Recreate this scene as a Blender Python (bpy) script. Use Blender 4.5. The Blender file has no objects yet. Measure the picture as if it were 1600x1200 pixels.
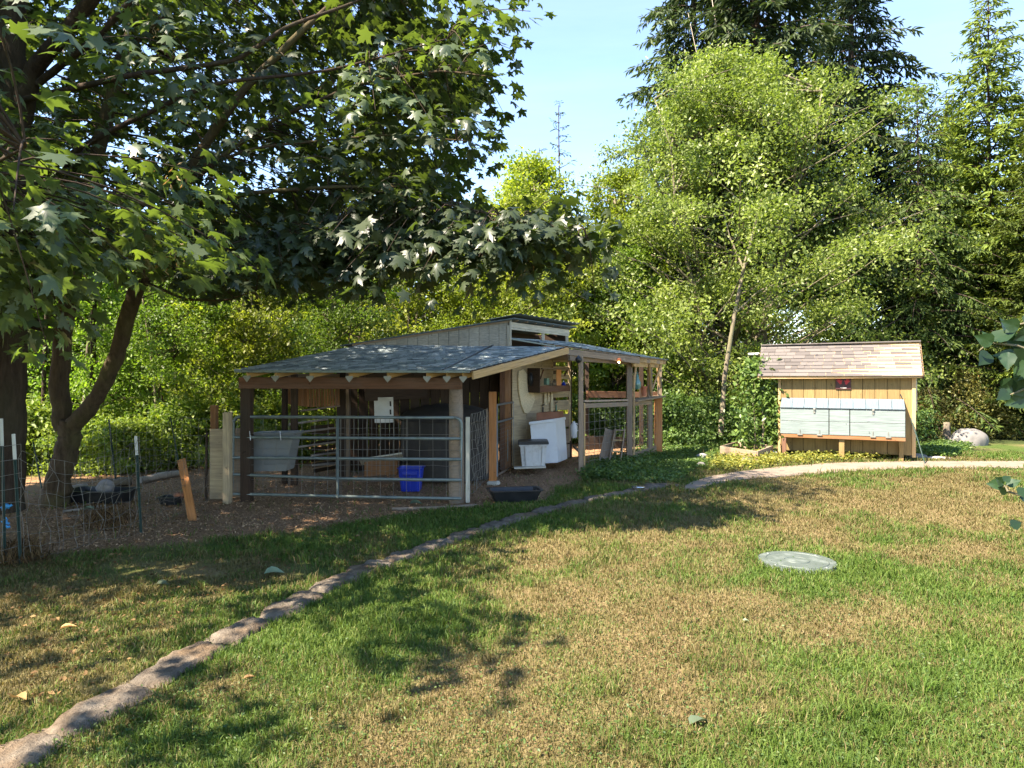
import bpy, bmesh, math, random
import numpy as np
from mathutils import Vector, Matrix, Euler
R_ = math.radians
SC = bpy.context.scene
COL = SC.collection
rng = np.random.default_rng(7)
random.seed(7)

# ------------------------------------------------------------------ camera, world, sun, exposure
F, HY, CZ = 1100.0, 585.0, 1.9          # focal length in photo pixels, horizon row, eye height
cam = bpy.data.cameras.new('camera'); co = bpy.data.objects.new('camera', cam); COL.objects.link(co)
co.location = (0, 0, CZ); co.rotation_euler = (R_(90), 0, 0)
cam.sensor_width = 36; cam.lens = 36 * F / 1600; cam.shift_y = -(600 - HY) / 1600
cam.clip_end = 2000; cam.clip_start = 0.05
SC.camera = co
SUN_AZ, SUN_EL = -124.0, 51.0             # azimuth from +Y towards +X (negative = left), elevation
w = bpy.data.worlds.new('World'); SC.world = w; w.use_nodes = True
nt = w.node_tree; nt.nodes.clear()
o_ = nt.nodes.new('ShaderNodeOutputWorld'); bg = nt.nodes.new('ShaderNodeBackground')
sky = nt.nodes.new('ShaderNodeTexSky'); sky.sky_type = 'NISHITA'; sky.sun_disc = False
sky.sun_elevation = R_(SUN_EL); sky.sun_rotation = R_(SUN_AZ); sky.air_density = 1.0; sky.dust_density = 0.0; sky.ozone_density = 3.0
tc = nt.nodes.new('ShaderNodeTexCoord'); mp = nt.nodes.new('ShaderNodeMapping')
mp.inputs['Rotation'].default_value = (0.3, 0.1, 0.5); mp.inputs['Scale'].default_value = (1.0, 2.6, 7.0)
nz = nt.nodes.new('ShaderNodeTexNoise'); nz.inputs['Scale'].default_value = 1.3; nz.inputs['Detail'].default_value = 9; nz.inputs['Roughness'].default_value = .6
rp = nt.nodes.new('ShaderNodeValToRGB'); rp.color_ramp.elements[0].position = .42; rp.color_ramp.elements[1].position = .8
rp.color_ramp.elements[1].color = (.07, .07, .07, 1)
mx = nt.nodes.new('ShaderNodeMix'); mx.data_type = 'RGBA'; mx.inputs[7].default_value = (6, 6.6, 7.2, 1)
nt.links.new(tc.outputs['Generated'], mp.inputs[0]); nt.links.new(mp.outputs[0], nz.inputs[0]); nt.links.new(nz.outputs[0], rp.inputs[0])
nt.links.new(rp.outputs[0], mx.inputs[0]); nt.links.new(sky.outputs[0], mx.inputs[6]); nt.links.new(mx.outputs[2], bg.inputs[0])
bg.inputs[1].default_value = 0.09
nt.links.new(bg.outputs[0], o_.inputs[0])
sd = bpy.data.lights.new('sun', 'SUN'); so = bpy.data.objects.new('sun', sd); COL.objects.link(so)
sd.energy = 4.4; sd.angle = R_(0.6); sd.color = (1.0, .91, .76)
tosun = Vector((math.sin(R_(SUN_AZ)) * math.cos(R_(SUN_EL)), math.cos(R_(SUN_AZ)) * math.cos(R_(SUN_EL)), math.sin(R_(SUN_EL))))
so.rotation_euler = tosun.to_track_quat('Z', 'Y').to_euler(); so.location = (-20, 10, 30)
vs = SC.view_settings; vs.view_transform = 'Standard'; vs.look = 'None'; vs.gamma = 1; vs.use_curve_mapping = False
vs.exposure = 2.42
vs.use_white_balance = True; vs.white_balance_temperature = 6700; vs.white_balance_tint = 15
SC.cycles.max_bounces = 8; SC.cycles.transmission_bounces = 6; SC.cycles.diffuse_bounces = 4; SC.cycles.transparent_max_bounces = 6
SC.cycles.use_denoising = True

# ------------------------------------------------------------------ helpers
def P(px, py, Y): return Vector(((px - 800) / F * Y, Y, CZ - (py - HY) / F * Y))
def G(px, py, z=0.0):
    Y = F * (CZ - z) / (py - HY); return Vector(((px - 800) / F * Y, Y, z))
def topx(x, y, z): return 800 + F * x / y, HY - F * (z - CZ) / y
WM = {}
def link(o, parent=None, M=None):
    COL.objects.link(o); M = M if M is not None else Matrix.Identity(4)
    o.matrix_basis = M
    if parent is not None:
        o.parent = parent; o.matrix_parent_inverse = WM[parent].inverted()
    WM[o] = M; return o
def tag(o, label=None, cat=None, group=None, kind=None):
    if label: o['label'] = label
    if cat: o['category'] = cat
    if group: o['group'] = group
    if kind: o['kind'] = kind
    return o
def thing(name, label, cat, loc, group=None):
    o = bpy.data.objects.new(name, None); o.empty_display_size = .2
    link(o, None, Matrix.Translation(Vector(loc))); return tag(o, label, cat, group)
def dup(root, M2, label=None, group=None, prx=None):
    """copy a thing with its parts and sub-parts; M2 = new world matrix of the root"""
    r = root.copy(); COL.objects.link(r); r.matrix_basis = M2; WM[r] = M2
    if label: r['label'] = label
    if group: r['group'] = group
    for ch in root.children:
        c = ch.copy(); COL.objects.link(c); c.parent = r; WM[c] = WM[ch]
        for g in ch.children:
            d = g.copy(); COL.objects.link(d); d.parent = c
    return r
def mesh_arrays(name, V, Tn, mat=None, tint=None, smooth=False, extra=None):
    V = np.ascontiguousarray(V, dtype=np.float32); Tn = np.ascontiguousarray(Tn, dtype=np.int32)
    me = bpy.data.meshes.new(name); k = Tn.shape[1]
    me.vertices.add(len(V)); me.vertices.foreach_set('co', V.ravel())
    me.loops.add(Tn.size); me.loops.foreach_set('vertex_index', Tn.ravel())
    me.polygons.add(len(Tn)); me.polygons.foreach_set('loop_start', np.arange(0, Tn.size, k, dtype=np.int32))
    if smooth: me.polygons.foreach_set('use_smooth', np.ones(len(Tn), dtype=bool))
    me.update(calc_edges=True)
    if tint is not None:
        a = me.attributes.new('tint', 'FLOAT', 'POINT'); a.data.foreach_set('value', np.ascontiguousarray(tint, dtype=np.float32))
    for kx, arr in (extra or {}).items():
        a = me.attributes.new(kx, 'FLOAT', 'POINT'); a.data.foreach_set('value', np.ascontiguousarray(arr, dtype=np.float32))
    if mat: me.materials.append(mat)
    return me
def obj(name, me, parent=None, M=None, label=None, cat=None, group=None, kind=None):
    o = bpy.data.objects.new(name, me); link(o, parent, M); return tag(o, label, cat, group, kind)
def bm_mesh(name, bm, mat, smooth=False):
    me = bpy.data.meshes.new(name); bm.normal_update(); bm.to_mesh(me); bm.free()
    if mat: me.materials.append(mat)
    if smooth:
        for p in me.polygons: p.use_smooth = True
    return me
BOX = {}
def box_mesh(sx, sy, sz, mat, bev=.004):
    key = (round(sx, 3), round(sy, 3), round(sz, 3), mat.name, bev)
    if key in BOX: return BOX[key]
    bm = bmesh.new(); bmesh.ops.create_cube(bm, size=1)
    bmesh.ops.scale(bm, vec=(sx, sy, sz), verts=bm.verts)
    b = min(bev, min(sx, sy, sz) * .3)
    if b > 0: bmesh.ops.bevel(bm, geom=bm.edges[:], offset=b, segments=1, affect='EDGES')
    BOX[key] = bm_mesh('board', bm, mat); return BOX[key]
def frame(p0, p1, up=(0, 0, 1), roll=0):
    x = (p1 - p0).normalized(); up = Vector(up)
    if abs(x.dot(up)) > .99: up = Vector((0, 1, 0)) if abs(x.y) < .9 else Vector((1, 0, 0))
    y = up.cross(x).normalized(); z = x.cross(y)
    M = Matrix((x, y, z)).transposed().to_4x4(); M.translation = (p0 + p1) / 2
    return M @ Matrix.Rotation(roll, 4, 'X')
def board(name, parent, p0, p1, wy, wz, mat, up=(0, 0, 1), roll=0, bev=.004, **kw):
    """box whose long local X runs p0 -> p1, wy wide sideways, wz tall along up"""
    p0, p1 = Vector(p0), Vector(p1)
    return obj(name, box_mesh((p1 - p0).length, wy, wz, mat, bev), parent, frame(p0, p1, up, roll), **kw)
def tube_arrays(paths, n=6):
    Vs, Fs, off = [], [], 0
    ang = np.arange(n) / n * 2 * np.pi
    for pts, rad in paths:
        pts = np.asarray(pts, float); m = len(pts); rad = np.broadcast_to(np.asarray(rad, float), (m,))
        t = np.gradient(pts, axis=0); t /= np.linalg.norm(t, axis=1, keepdims=True) + 1e-9
        ref = np.array([0, 0, 1.0]) if abs(t[:, 2]).mean() < .8 else np.array([0, 1.0, 0.13])
        a = np.cross(t, ref); a /= np.linalg.norm(a, axis=1, keepdims=True) + 1e-9
        b = np.cross(t, a)
        ring = pts[:, None] + rad[:, None, None] * (np.cos(ang)[None, :, None] * a[:, None] + np.sin(ang)[None, :, None] * b[:, None])
        Vs.append(ring.reshape(-1, 3))
        i = np.arange(m - 1)[:, None] * n; j = np.arange(n)[None]; j2 = (j + 1) % n
        q = np.stack([i + j, i + j2, i + n + j2, i + n + j], -1).reshape(-1, 4) + off
        Fs.append(q)
        if n % 2 == 0 and rad[0] > .012:
            cap = [[e + 0, e + k, e + k + 1, e + k + 2] for e in (0, (m - 1) * n) for k in range(1, n - 2, 2)]
            Fs.append(np.array(cap) + off)
        off += m * n
    return np.concatenate(Vs), np.concatenate(Fs)
def tubes(name, parent, paths, mat, n=6, smooth=True, M=None, **kw):
    V, Fq = tube_arrays(paths, n); return obj(name, mesh_arrays(name, V, Fq, mat, smooth=smooth), parent, M, **kw)
def vnoise(x, y, s, seed=0):
    r = np.random.default_rng(seed); L = r.random((256, 256)); x = x / s + 1000.3; y = y / s + 1000.7
    xi = np.floor(x).astype(int); yi = np.floor(y).astype(int); fx = x - xi; fy = y - yi
    fx = fx * fx * (3 - 2 * fx); fy = fy * fy * (3 - 2 * fy)
    g = lambda a, b: L[a % 256, b % 256]
    return (g(xi, yi) * (1 - fx) + g(xi + 1, yi) * fx) * (1 - fy) + (g(xi, yi + 1) * (1 - fx) + g(xi + 1, yi + 1) * fx) * fy
def fbm(x, y, s, seed=0, o=4):
    t = 0; a = 1; n = 0
    for i in range(o): t = t + a * vnoise(x, y, s / 2 ** i, seed + i); n += a; a *= .55
    return t / n
def inpoly(px, py, poly):
    px = np.asarray(px); py = np.asarray(py); c = np.zeros(px.shape, bool); n = len(poly)
    for i in range(n):
        x1, y1 = poly[i]; x2, y2 = poly[(i + 1) % n]
        if y1 == y2: continue
        k = ((y1 > py) != (y2 > py)) & (px < (x2 - x1) * (py - y1) / (y2 - y1) + x1); c ^= k
    return c

# ------------------------------------------------------------------ materials
def newmat(name):
    m = bpy.data.materials.new(name); m.use_nodes = True; m.node_tree.nodes.clear(); return m, m.node_tree
def N(t, typ, **kw):
    n = t.nodes.new(typ)
    for k, v in kw.items():
        if k.startswith('i_'): n.inputs[k[2:].replace('_', ' ')].default_value = v
        else: setattr(n, k, v)
    return n
def ramp(t, src, stops):
    r = N(t, 'ShaderNodeValToRGB'); e = r.color_ramp.elements
    while len(e) < len(stops): e.new(.5)
    for i, (p, c) in enumerate(stops):
        e[i].position = p; e[i].color = (*c, 1)
    t.links.new(src, r.inputs[0]); return r.outputs[0]
def mixc(t, f, a, b, mode='MIX'):
    m = N(t, 'ShaderNodeMix', data_type='RGBA', blend_type=mode)
    for s, i in ((f, 0), (a, 6), (b, 7)):
        if hasattr(s, 'is_linked'): t.links.new(s, m.inputs[i])
        else: m.inputs[i].default_value = s if i == 0 else (*s, 1)
    return m.outputs[2]
def finish(t, col, rough=.7, spec=.3, bump=None, bs=.3, bd=.01, metal=0, nrm=None):
    p = N(t, 'ShaderNodeBsdfPrincipled'); o = N(t, 'ShaderNodeOutputMaterial')
    if hasattr(col, 'is_linked'): t.links.new(col, p.inputs['Base Color'])
    else: p.inputs['Base Color'].default_value = (*col, 1)
    if hasattr(rough, 'is_linked'): t.links.new(rough, p.inputs['Roughness'])
    else: p.inputs['Roughness'].default_value = rough
    p.inputs['Specular IOR Level'].default_value = spec; p.inputs['Metallic'].default_value = metal
    if bump is not None:
        b = N(t, 'ShaderNodeBump'); b.inputs['Strength'].default_value = bs; b.inputs['Distance'].default_value = bd
        t.links.new(bump, b.inputs['Height']); t.links.new(b.outputs[0], p.inputs['Normal'])
    t.links.new(p.outputs[0], o.inputs[0]); return p
def coords(t, scale=(1, 1, 1), which='Object', rnd=True):
    c = N(t, 'ShaderNodeTexCoord'); m = N(t, 'ShaderNodeMapping'); m.inputs['Scale'].default_value = scale
    t.links.new(c.outputs[which], m.inputs[0])
    if rnd:
        oi = N(t, 'ShaderNodeObjectInfo'); mu = N(t, 'ShaderNodeMath', operation='MULTIPLY'); mu.inputs[1].default_value = 37
        t.links.new(oi.outputs['Random'], mu.inputs[0]); t.links.new(mu.outputs[0], m.inputs['Location'])
    return m.outputs[0]
def noise(t, vec, s, d=4, r=.6):
    n = N(t, 'ShaderNodeTexNoise'); n.inputs['Scale'].default_value = s; n.inputs['Detail'].default_value = d; n.inputs['Roughness'].default_value = r
    t.links.new(vec, n.inputs[0]); return n.outputs[0]
def wood(name, c, weather=(.30, .28, .24), wa=.35, rough=.75, var=.3, stain=None):
    m, t = newmat(name); v = coords(t, (1.2, 22, 22)); g = noise(t, v, 2.2, 5, .65)
    k = tuple(x * .55 for x in c); l = tuple(min(1, x * 1.3) for x in c)
    col = ramp(t, g, [(.25, k), (.5, c), (.8, l)])
    v2 = coords(t, (1, 2.5, 2.5)); wn = noise(t, v2, 1.8, 5)
    wf = ramp(t, wn, [(.45, (0, 0, 0)), (.75, (wa * 1.6,) * 3)])
    col = mixc(t, wf, col, weather)
    v3 = coords(t, (3, 3, 3)); kn = noise(t, v3, 3.5, 2)      # knots
    kf = ramp(t, kn, [(.70, (0, 0, 0)), (.76, (.7,) * 3)])
    col = mixc(t, kf, col, tuple(x * .3 for x in c))
    oi = N(t, 'ShaderNodeObjectInfo'); mr = N(t, 'ShaderNodeMapRange'); mr.inputs[3].default_value = 1 - var; mr.inputs[4].default_value = 1 + var * .6
    t.links.new(oi.outputs['Random'], mr.inputs[0])
    cm = N(t, 'ShaderNodeMix', data_type='RGBA', blend_type='MULTIPLY'); cm.inputs[0].default_value = 1
    t.links.new(col, cm.inputs[6]); t.links.new(mr.outputs[0], cm.inputs[7])
    finish(t, cm.outputs[2], rough, .25, g, .5, .004); return m
def plain(name, c, rough=.5, metal=0, var=.15, ns=6, dirt=(.12, .10, .07), da=.25, spec=.4):
    m, t = newmat(name); v = coords(t); a = noise(t, v, ns, 6); b = noise(t, v, ns * 6, 3)
    col = ramp(t, a, [(.3, tuple(x * (1 - var) for x in c)), (.7, tuple(min(1, x * (1 + var)) for x in c))])
    df = ramp(t, a, [(.52, (0, 0, 0)), (.75, (da,) * 3)]); col = mixc(t, df, col, dirt)
    finish(t, col, rough, spec, b, .15, .003, metal); return m
def leafmat(name, dark, light, trans, tf=.42, rough=.5, spec=.35, extra=None):
    m, t = newmat(name); at = N(t, 'ShaderNodeAttribute', attribute_name='tint'); o = N(t, 'ShaderNodeOutputMaterial')
    mid = tuple((a + b) / 2 for a, b in zip(dark, light))
    st = [(0, dark), (.5, mid), (.9, light)] + ([(.985, extra)] if extra else [])
    col = ramp(t, at.outputs['Fac'], st)
    oi = N(t, 'ShaderNodeObjectInfo'); mr = N(t, 'ShaderNodeMapRange'); mr.inputs[3].default_value = .62; mr.inputs[4].default_value = 1.3
    t.links.new(oi.outputs['Random'], mr.inputs[0])
    cm = N(t, 'ShaderNodeMix', data_type='RGBA', blend_type='MULTIPLY'); cm.inputs[0].default_value = 1
    t.links.new(col, cm.inputs[6]); t.links.new(mr.outputs[0], cm.inputs[7]); col = cm.outputs[2]
    p = N(t, 'ShaderNodeBsdfPrincipled'); p.inputs['Roughness'].default_value = rough; p.inputs['Specular IOR Level'].default_value = spec
    tr = N(t, 'ShaderNodeBsdfTranslucent'); mxs = N(t, 'ShaderNodeMixShader'); mxs.inputs[0].default_value = tf
    t.links.new(col, p.inputs['Base Color'])
    tc_ = mixc(t, 1.0, col, tuple(x for x in trans), 'MULTIPLY')
    t.links.new(tc_, tr.inputs[0]); t.links.new(p.outputs[0], mxs.inputs[1]); t.links.new(tr.outputs[0], mxs.inputs[2]); t.links.new(mxs.outputs[0], o.inputs[0])
    return m
def bark(name, c, moss=None, ma=.3):
    m, t = newmat(name); v = coords(t, (7, 7, 1.6)); g = noise(t, v, 2.5, 7, .7)
    col = ramp(t, g, [(.3, tuple(x * .45 for x in c)), (.55, c), (.75, tuple(x * 1.6 for x in c))])
    v2 = coords(t); mn = noise(t, v2, 1.5, 6)
    if moss: col = mixc(t, ramp(t, mn, [(.45, (0, 0, 0)), (.62, (ma * 2,) * 3)]), col, moss)
    finish(t, col, .9, .15, g, .9, .03); return m
M = {}
M['cedar'] = wood('cedar_wood', (.30, .14, .055), wa=.15)
M['redwood'] = wood('red_brown_beam', (.15, .072, .038), wa=.1, var=.15)
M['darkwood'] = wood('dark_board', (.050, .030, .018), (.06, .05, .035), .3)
M['pine'] = wood('fresh_pine', (.50, .32, .14), wa=.2)
M['ply'] = wood('plywood', (.44, .34, .20), (.24, .19, .13), .5, var=.08)
M['gwood'] = wood('weathered_grey_wood', (.28, .20, .13), (.22, .19, .15), .45)
M['siding'] = wood('faded_siding', (.33, .31, .25), (.20, .19, .16), .4, var=.12)
M['coopwood'] = wood('yellow_siding', (.26, .175, .068), (.20, .13, .05), .5, var=.15)
M['fascia'] = wood('cream_fascia', (.50, .46, .36), (.3, .28, .22), .4, var=.08)
M['orange'] = wood('orange_post', (.42, .17, .05), wa=.1, var=.1)
M['bluewood'] = wood('pale_blue_paint', (.185, .225, .212), (.15, .185, .18), .3, rough=.6, var=.05)
M['bluelid'] = wood('pale_blue_lid_paint', (.135, .175, .195), (.11, .145, .16), .3, rough=.5, var=.05)
M['cream'] = wood('cream_board', (.62, .50, .30), (.5, .42, .28), .3, var=.03)
M['galv'] = plain('galvanised_metal', (.17, .20, .18), .5, .45, .3, 8, (.09, .10, .045), .7)
M['zinc'] = plain('zinc_bracket', (.24, .235, .20), .5, .5, .1)
M['wire'] = plain('fence_wire', (.20, .19, .165), .5, .6, .2)
M['darkwire'] = plain('rusty_wire', (.16, .14, .11), .6, .5, .3)
M['whitep'] = plain('white_plastic', (.66, .67, .66), .4, 0, .06, 3, (.35, .30, .22), .5)
M['greyp'] = plain('grey_plastic', (.19, .20, .19), .6, 0, .1, 4)
M['binp'] = plain('weathered_bin_plastic', (.55, .54, .50), .6, 0, .1, 7, (.24, .17, .10), .75)
M['black'] = plain('black_rubber', (.016, .017, .018), .45, 0, .3, 5, (.07, .06, .05), .35)
M['blue'] = plain('blue_plastic', (.01, .035, .36), .35, 0, .1, 4, (.05, .05, .15), .3)
M['tarp'] = plain('dark_tarpaulin', (.035, .030, .025), .75, 0, .3, 2)
M['steel'] = plain('bowl_steel', (.55, .56, .56), .25, .9, .1)
M['tgreen'] = plain('green_post_paint', (.02, .045, .035), .5, .2, .2)
M['twhite'] = plain('white_post_tip', (.55, .54, .48), .6, 0, .1)
M['lid'] = plain('green_grey_lid', (.080, .100, .085), .55, 0, .12, 5, (.30, .33, .30), .4)
M['terra'] = plain('terracotta', (.42, .13, .05), .7)
M['redbrown'] = plain('brown_cardboard', (.22, .09, .045), .8)
M['signdark'] = plain('sign_backing', (.055, .014, .012), .5, 0, .15)
M['signred'] = plain('sign_red', (.42, .02, .022), .5, 0, .1, da=0)
M['signwhite'] = plain('sign_white', (.8, .78, .7), .5, 0, .02, da=0)
M['orangeb'] = plain('orange_board', (.60, .25, .08), .6, 0, .1)
M['greenm'] = plain('green_metal', (.16, .27, .19), .5, .2)
M['glass'] = plain('green_glass', (.08, .20, .17), .15, 0, .1, spec=.8)
M['stone'] = plain('grey_stone', (.30, .28, .26), .9, 0, .35, 5, (.10, .08, .06), .6, .15)
M['boulder'] = plain('pale_boulder', (.17, .16, .145), .9, 0, .35, 3, (.07, .06, .045), .5, .15)
M['soil'] = plain('soil', (.08, .055, .035), .95)
M['dried'] = plain('driftwood', (.34, .29, .23), .9, 0, .25, 6)
M['bluetwine'] = plain('blue_twine', (.05, .30, .60), .6)
M['maplebark'] = bark('maple_bark', (.085, .060, .038), (.10, .10, .03), .2)
M['darkbark'] = bark('dark_bark', (.050, .034, .024), (.06, .06, .03), .15)
M['greybark'] = bark('grey_bark', (.17, .14, .10), (.16, .16, .08), .3)
M['firbark'] = bark('fir_bark', (.075, .055, .042))
M['maple'] = leafmat('maple_leaf', (.044, .066, .034), (.082, .112, .044), (2.1, 2.3, .5), .36, .42, .45)
M['leafy'] = leafmat('sapling_leaf', (.095, .15, .020), (.28, .33, .038), (1.7, 1.75, .7), .5)
M['leafd'] = leafmat('deep_green_leaf', (.060, .115, .020), (.18, .26, .035), (1.6, 1.8, .7), .45)
M['leafg'] = leafmat('gold_green_leaf', (.085, .12, .020), (.26, .29, .040), (1.5, 1.6, .7), .5)
M['alder'] = leafmat('alder_leaf', (.095, .14, .030), (.25, .305, .060), (1.25, 1.4, .7), .42, .45, .45, (.50, .48, .32))
M['shrub'] = leafmat('shrub_leaf', (.06, .085, .020), (.22, .20, .050), (1.4, 1.3, .8), .4, extra=(.42, .25, .10))
M['vine'] = leafmat('vine_leaf', (.06, .13, .035), (.17, .25, .055), (1.4, 1.4, .8), .4, .4, .45)
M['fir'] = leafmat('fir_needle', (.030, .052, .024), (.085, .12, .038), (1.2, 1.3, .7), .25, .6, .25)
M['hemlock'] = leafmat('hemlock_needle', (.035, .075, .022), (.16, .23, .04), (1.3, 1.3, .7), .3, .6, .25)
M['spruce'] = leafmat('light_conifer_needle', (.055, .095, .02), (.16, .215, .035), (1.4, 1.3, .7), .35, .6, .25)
M['weed'] = leafmat('weed_leaf', (.05, .11, .030), (.15, .23, .05), (1.4, 1.5, .7), .35)
M['yweed'] = leafmat('sunny_weed', (.13, .17, .03), (.36, .34, .06), (1.4, 1.3, .7), .35)
M['fern'] = leafmat('undergrowth_leaf', (.06, .12, .022), (.22, .28, .04), (1.5, 1.5, .7), .42)
M['seed'] = leafmat('maple_seed', (.20, .13, .05), (.30, .20, .08), (1.3, 1.2, .9), .35)
def grassmat():
    m, t = newmat('grass_blade'); at = N(t, 'ShaderNodeAttribute', attribute_name='tint'); dr = N(t, 'ShaderNodeAttribute', attribute_name='dry')
    g = ramp(t, at.outputs['Fac'], [(0, (.036, .088, .011)), (.5, (.070, .135, .016)), (1, (.13, .185, .030))])
    b = ramp(t, at.outputs['Fac'], [(0, (.110, .080, .032)), (.5, (.165, .126, .052)), (1, (.26, .21, .10))])
    col = mixc(t, dr.outputs['Fac'], g, b)
    p = N(t, 'ShaderNodeBsdfPrincipled'); p.inputs['Roughness'].default_value = .6; p.inputs['Specular IOR Level'].default_value = .25
    tr = N(t, 'ShaderNodeBsdfTranslucent'); s = N(t, 'ShaderNodeMixShader'); s.inputs[0].default_value = .3; o = N(t, 'ShaderNodeOutputMaterial')
    t.links.new(col, p.inputs['Base Color']); t.links.new(mixc(t, 1.0, col, (1.3, 1.3, .8), 'MULTIPLY'), tr.inputs[0])
    t.links.new(p.outputs[0], s.inputs[1]); t.links.new(tr.outputs[0], s.inputs[2]); t.links.new(s.outputs[0], o.inputs[0]); return m
M['grass'] = grassmat()
def groundmat():
    m, t = newmat('ground'); c = N(t, 'ShaderNodeTexCoord'); v = c.outputs['Object']
    d = N(t, 'ShaderNodeAttribute', attribute_name='dirt'); dr = N(t, 'ShaderNodeAttribute', attribute_name='dry'); fl = N(t, 'ShaderNodeAttribute', attribute_name='forest')
    n1 = noise(t, v, 9, 8, .7); n2 = noise(t, v, 45, 6, .7); n3 = noise(t, v, 1.3, 5)
    soil = ramp(t, n2, [(.3, (.11, .062, .030)), (.5, (.27, .160, .085)), (.62, (.38, .24, .13)), (.75, (.50, .35, .21))])
    soil = mixc(t, ramp(t, n3, [(.4, (0, 0, 0)), (.65, (.5,) * 3)]), soil, (.17, .11, .07))
    gg = ramp(t, n2, [(.3, (.030, .055, .012)), (.7, (.090, .130, .028))]); gb = ramp(t, n2, [(.3, (.11, .075, .033)), (.7, (.25, .19, .095))])
    lawn = mixc(t, dr.outputs['Fac'], gg, gb); col = mixc(t, d.outputs['Fac'], lawn, soil)
    fo = ramp(t, n1, [(.35, (.025, .030, .012)), (.6, (.05, .07, .02)), (.75, (.10, .08, .04))]); col = mixc(t, fl.outputs['Fac'], col, fo)
    ad = N(t, 'ShaderNodeMath', operation='ADD'); t.links.new(n1, ad.inputs[0]); t.links.new(n2, ad.inputs[1])
    finish(t, col, .95, .1, ad.outputs[0], .8, .02); return m
M['ground'] = groundmat()
def concrete():
    m, t = newmat('path_concrete'); v = coords(t, rnd=False); a = noise(t, v, 3, 8); b = noise(t, v, 60, 4)
    col = ramp(t, a, [(.3, (.17, .13, .095)), (.7, (.25, .20, .15))]); finish(t, col, .9, .2, b, .4, .004); return m
M['path'] = concrete()
def shingle(name, cs, attr):
    m, t = newmat(name)
    if attr: s = N(t, 'ShaderNodeAttribute', attribute_name='tint').outputs['Fac']
    else: s = N(t, 'ShaderNodeObjectInfo').outputs['Random']
    v = coords(t, rnd=False); b = noise(t, v, 120, 3); a = noise(t, v, 5, 5)
    col = ramp(t, s, [(i / (len(cs) - 1), c) for i, c in enumerate(cs)])
    col = mixc(t, .5, col, ramp(t, b, [(.3, (.35,) * 3), (.7, (.75,) * 3)]), 'OVERLAY')
    finish(t, col, .85, .3, b, .5, .003); return m
M['bshing'] = shingle('blue_grey_shingle', [(.09, .115, .12), (.17, .205, .21), (.27, .31, .315), (.13, .17, .165)], True)
M['cshing'] = shingle('tan_shingle', [(.075, .066, .060), (.100, .088, .080), (.125, .111, .100), (.088, .077, .070)], False)
def bulbmat():
    m, t = newmat('lit_bulb'); e = N(t, 'ShaderNodeEmission'); e.inputs[0].default_value = (1, .62, .25, 1); e.inputs[1].default_value = 8
    o = N(t, 'ShaderNodeOutputMaterial'); t.links.new(e.outputs[0], o.inputs[0]); return m
M['bulb'] = bulbmat()

# ------------------------------------------------------------------ ground, path
PATH_PX = [(1062, 764), (1085, 752), (1110, 745), (1150, 738), (1220, 730), (1300, 724), (1440, 721), (1620, 721), (2300, 719),
           (2300, 733), (1620, 732), (1450, 731), (1330, 737), (1240, 744), (1165, 749), (1120, 756), (1085, 766)]
DIRT_PX = [(-900, 905), (0, 868), (120, 862), (250, 850), (430, 832), (560, 814), (660, 797), (760, 790), (850, 783), (860, 762), (905, 752), (960, 738),
           (1000, 722), (1015, 705), (1020, 690), (960, 676), (880, 676), (700, 680), (330, 702), (200, 735), (60, 745), (-900, 760)]
LAWNB_PX = [(-3000, 745), (120, 742), (330, 704), (700, 676), (1020, 690), (1100, 668), (1280, 690), (1440, 690), (1560, 694), (2300, 690), (3000, 690), (9000, 5000), (-9000, 5000)]
def axis(lo, hi, a, b, fine):
    mid = np.arange(a, b, fine); L = []; x = a; s = fine
    while x > lo: s *= 1.25; x -= s; L.append(x)
    Rr = []; x = mid[-1]; s = fine
    while x < hi: s *= 1.25; x += s; Rr.append(x)
    return np.concatenate([L[::-1], mid, Rr])
def bumpf(px, py, cx, cy, rx, ry): return np.exp(-((px - cx) / rx) ** 2 - ((py - cy) / ry) ** 2)
def dry_and_sun(X, Y):
    Yc = np.maximum(Y, .8); px = 800 + F * X / Yc; py = HY + F * CZ / Yc
    d = (fbm(X, Y, 1.3, 11) - .5) * 2.4 + (fbm(X, Y, .35, 21) - .5) * 1.2 + .30
    d += .8 * bumpf(px, py, 960, 850, 220, 55) + .85 * bumpf(px, py, 1450, 775, 300, 42) + .45 * bumpf(px, py, 980, 1100, 180, 120)  # far right patch: dry straw, with the sunlight there painted in
    d += .9 * bumpf(px, py, 1560, 850, 190, 26) + .4 * bumpf(px, py, 850, 930, 90, 60) + .35 * bumpf(px, py, 250, 910, 260, 60) + .4 * bumpf(px, py, 1250, 960, 200, 50)  # first patch: lawn sun patch painted as dry grass
    d -= .9 * bumpf(px, py, 560, 990, 170, 60) + .6 * bumpf(px, py, 1240, 905, 110, 30) + .8 * bumpf(px, py, 1480, 1080, 220, 80) + .9 * bumpf(px, py, 760, 815, 150, 22)
    d -= .6 * bumpf(px, py, 700, 890, 90, 50) + .5 * bumpf(px, py, 300, 1130, 260, 70) + .7 * bumpf(px, py, 930, 770, 90, 14) + .5 * bumpf(px, py, 1400, 737, 120, 6)
    return np.clip(d, 0, 1)
def zone(X, Y, poly):
    Yc = np.maximum(Y, .8); wob = (fbm(X, Y, .8, 31) - .5) * .5
    px = 800 + F * (X + wob) / Yc; py = HY + F * CZ / np.maximum(Yc + wob, .5)
    return inpoly(px, py, poly)
def pathzone(X, Y):
    Yc = np.maximum(Y, .8); return inpoly(800 + F * X / Yc, HY + F * CZ / Yc, PATH_PX)
xs = axis(-600, 600, -9, 11, .09); ys = axis(-300, 900, 1.5, 19, .09)
gx, gy = np.meshgrid(xs, ys); X_, Y_ = gx.ravel(), gy.ravel()
near = (abs(X_) < 14) & (Y_ < 22) & (Y_ > 0)
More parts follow.
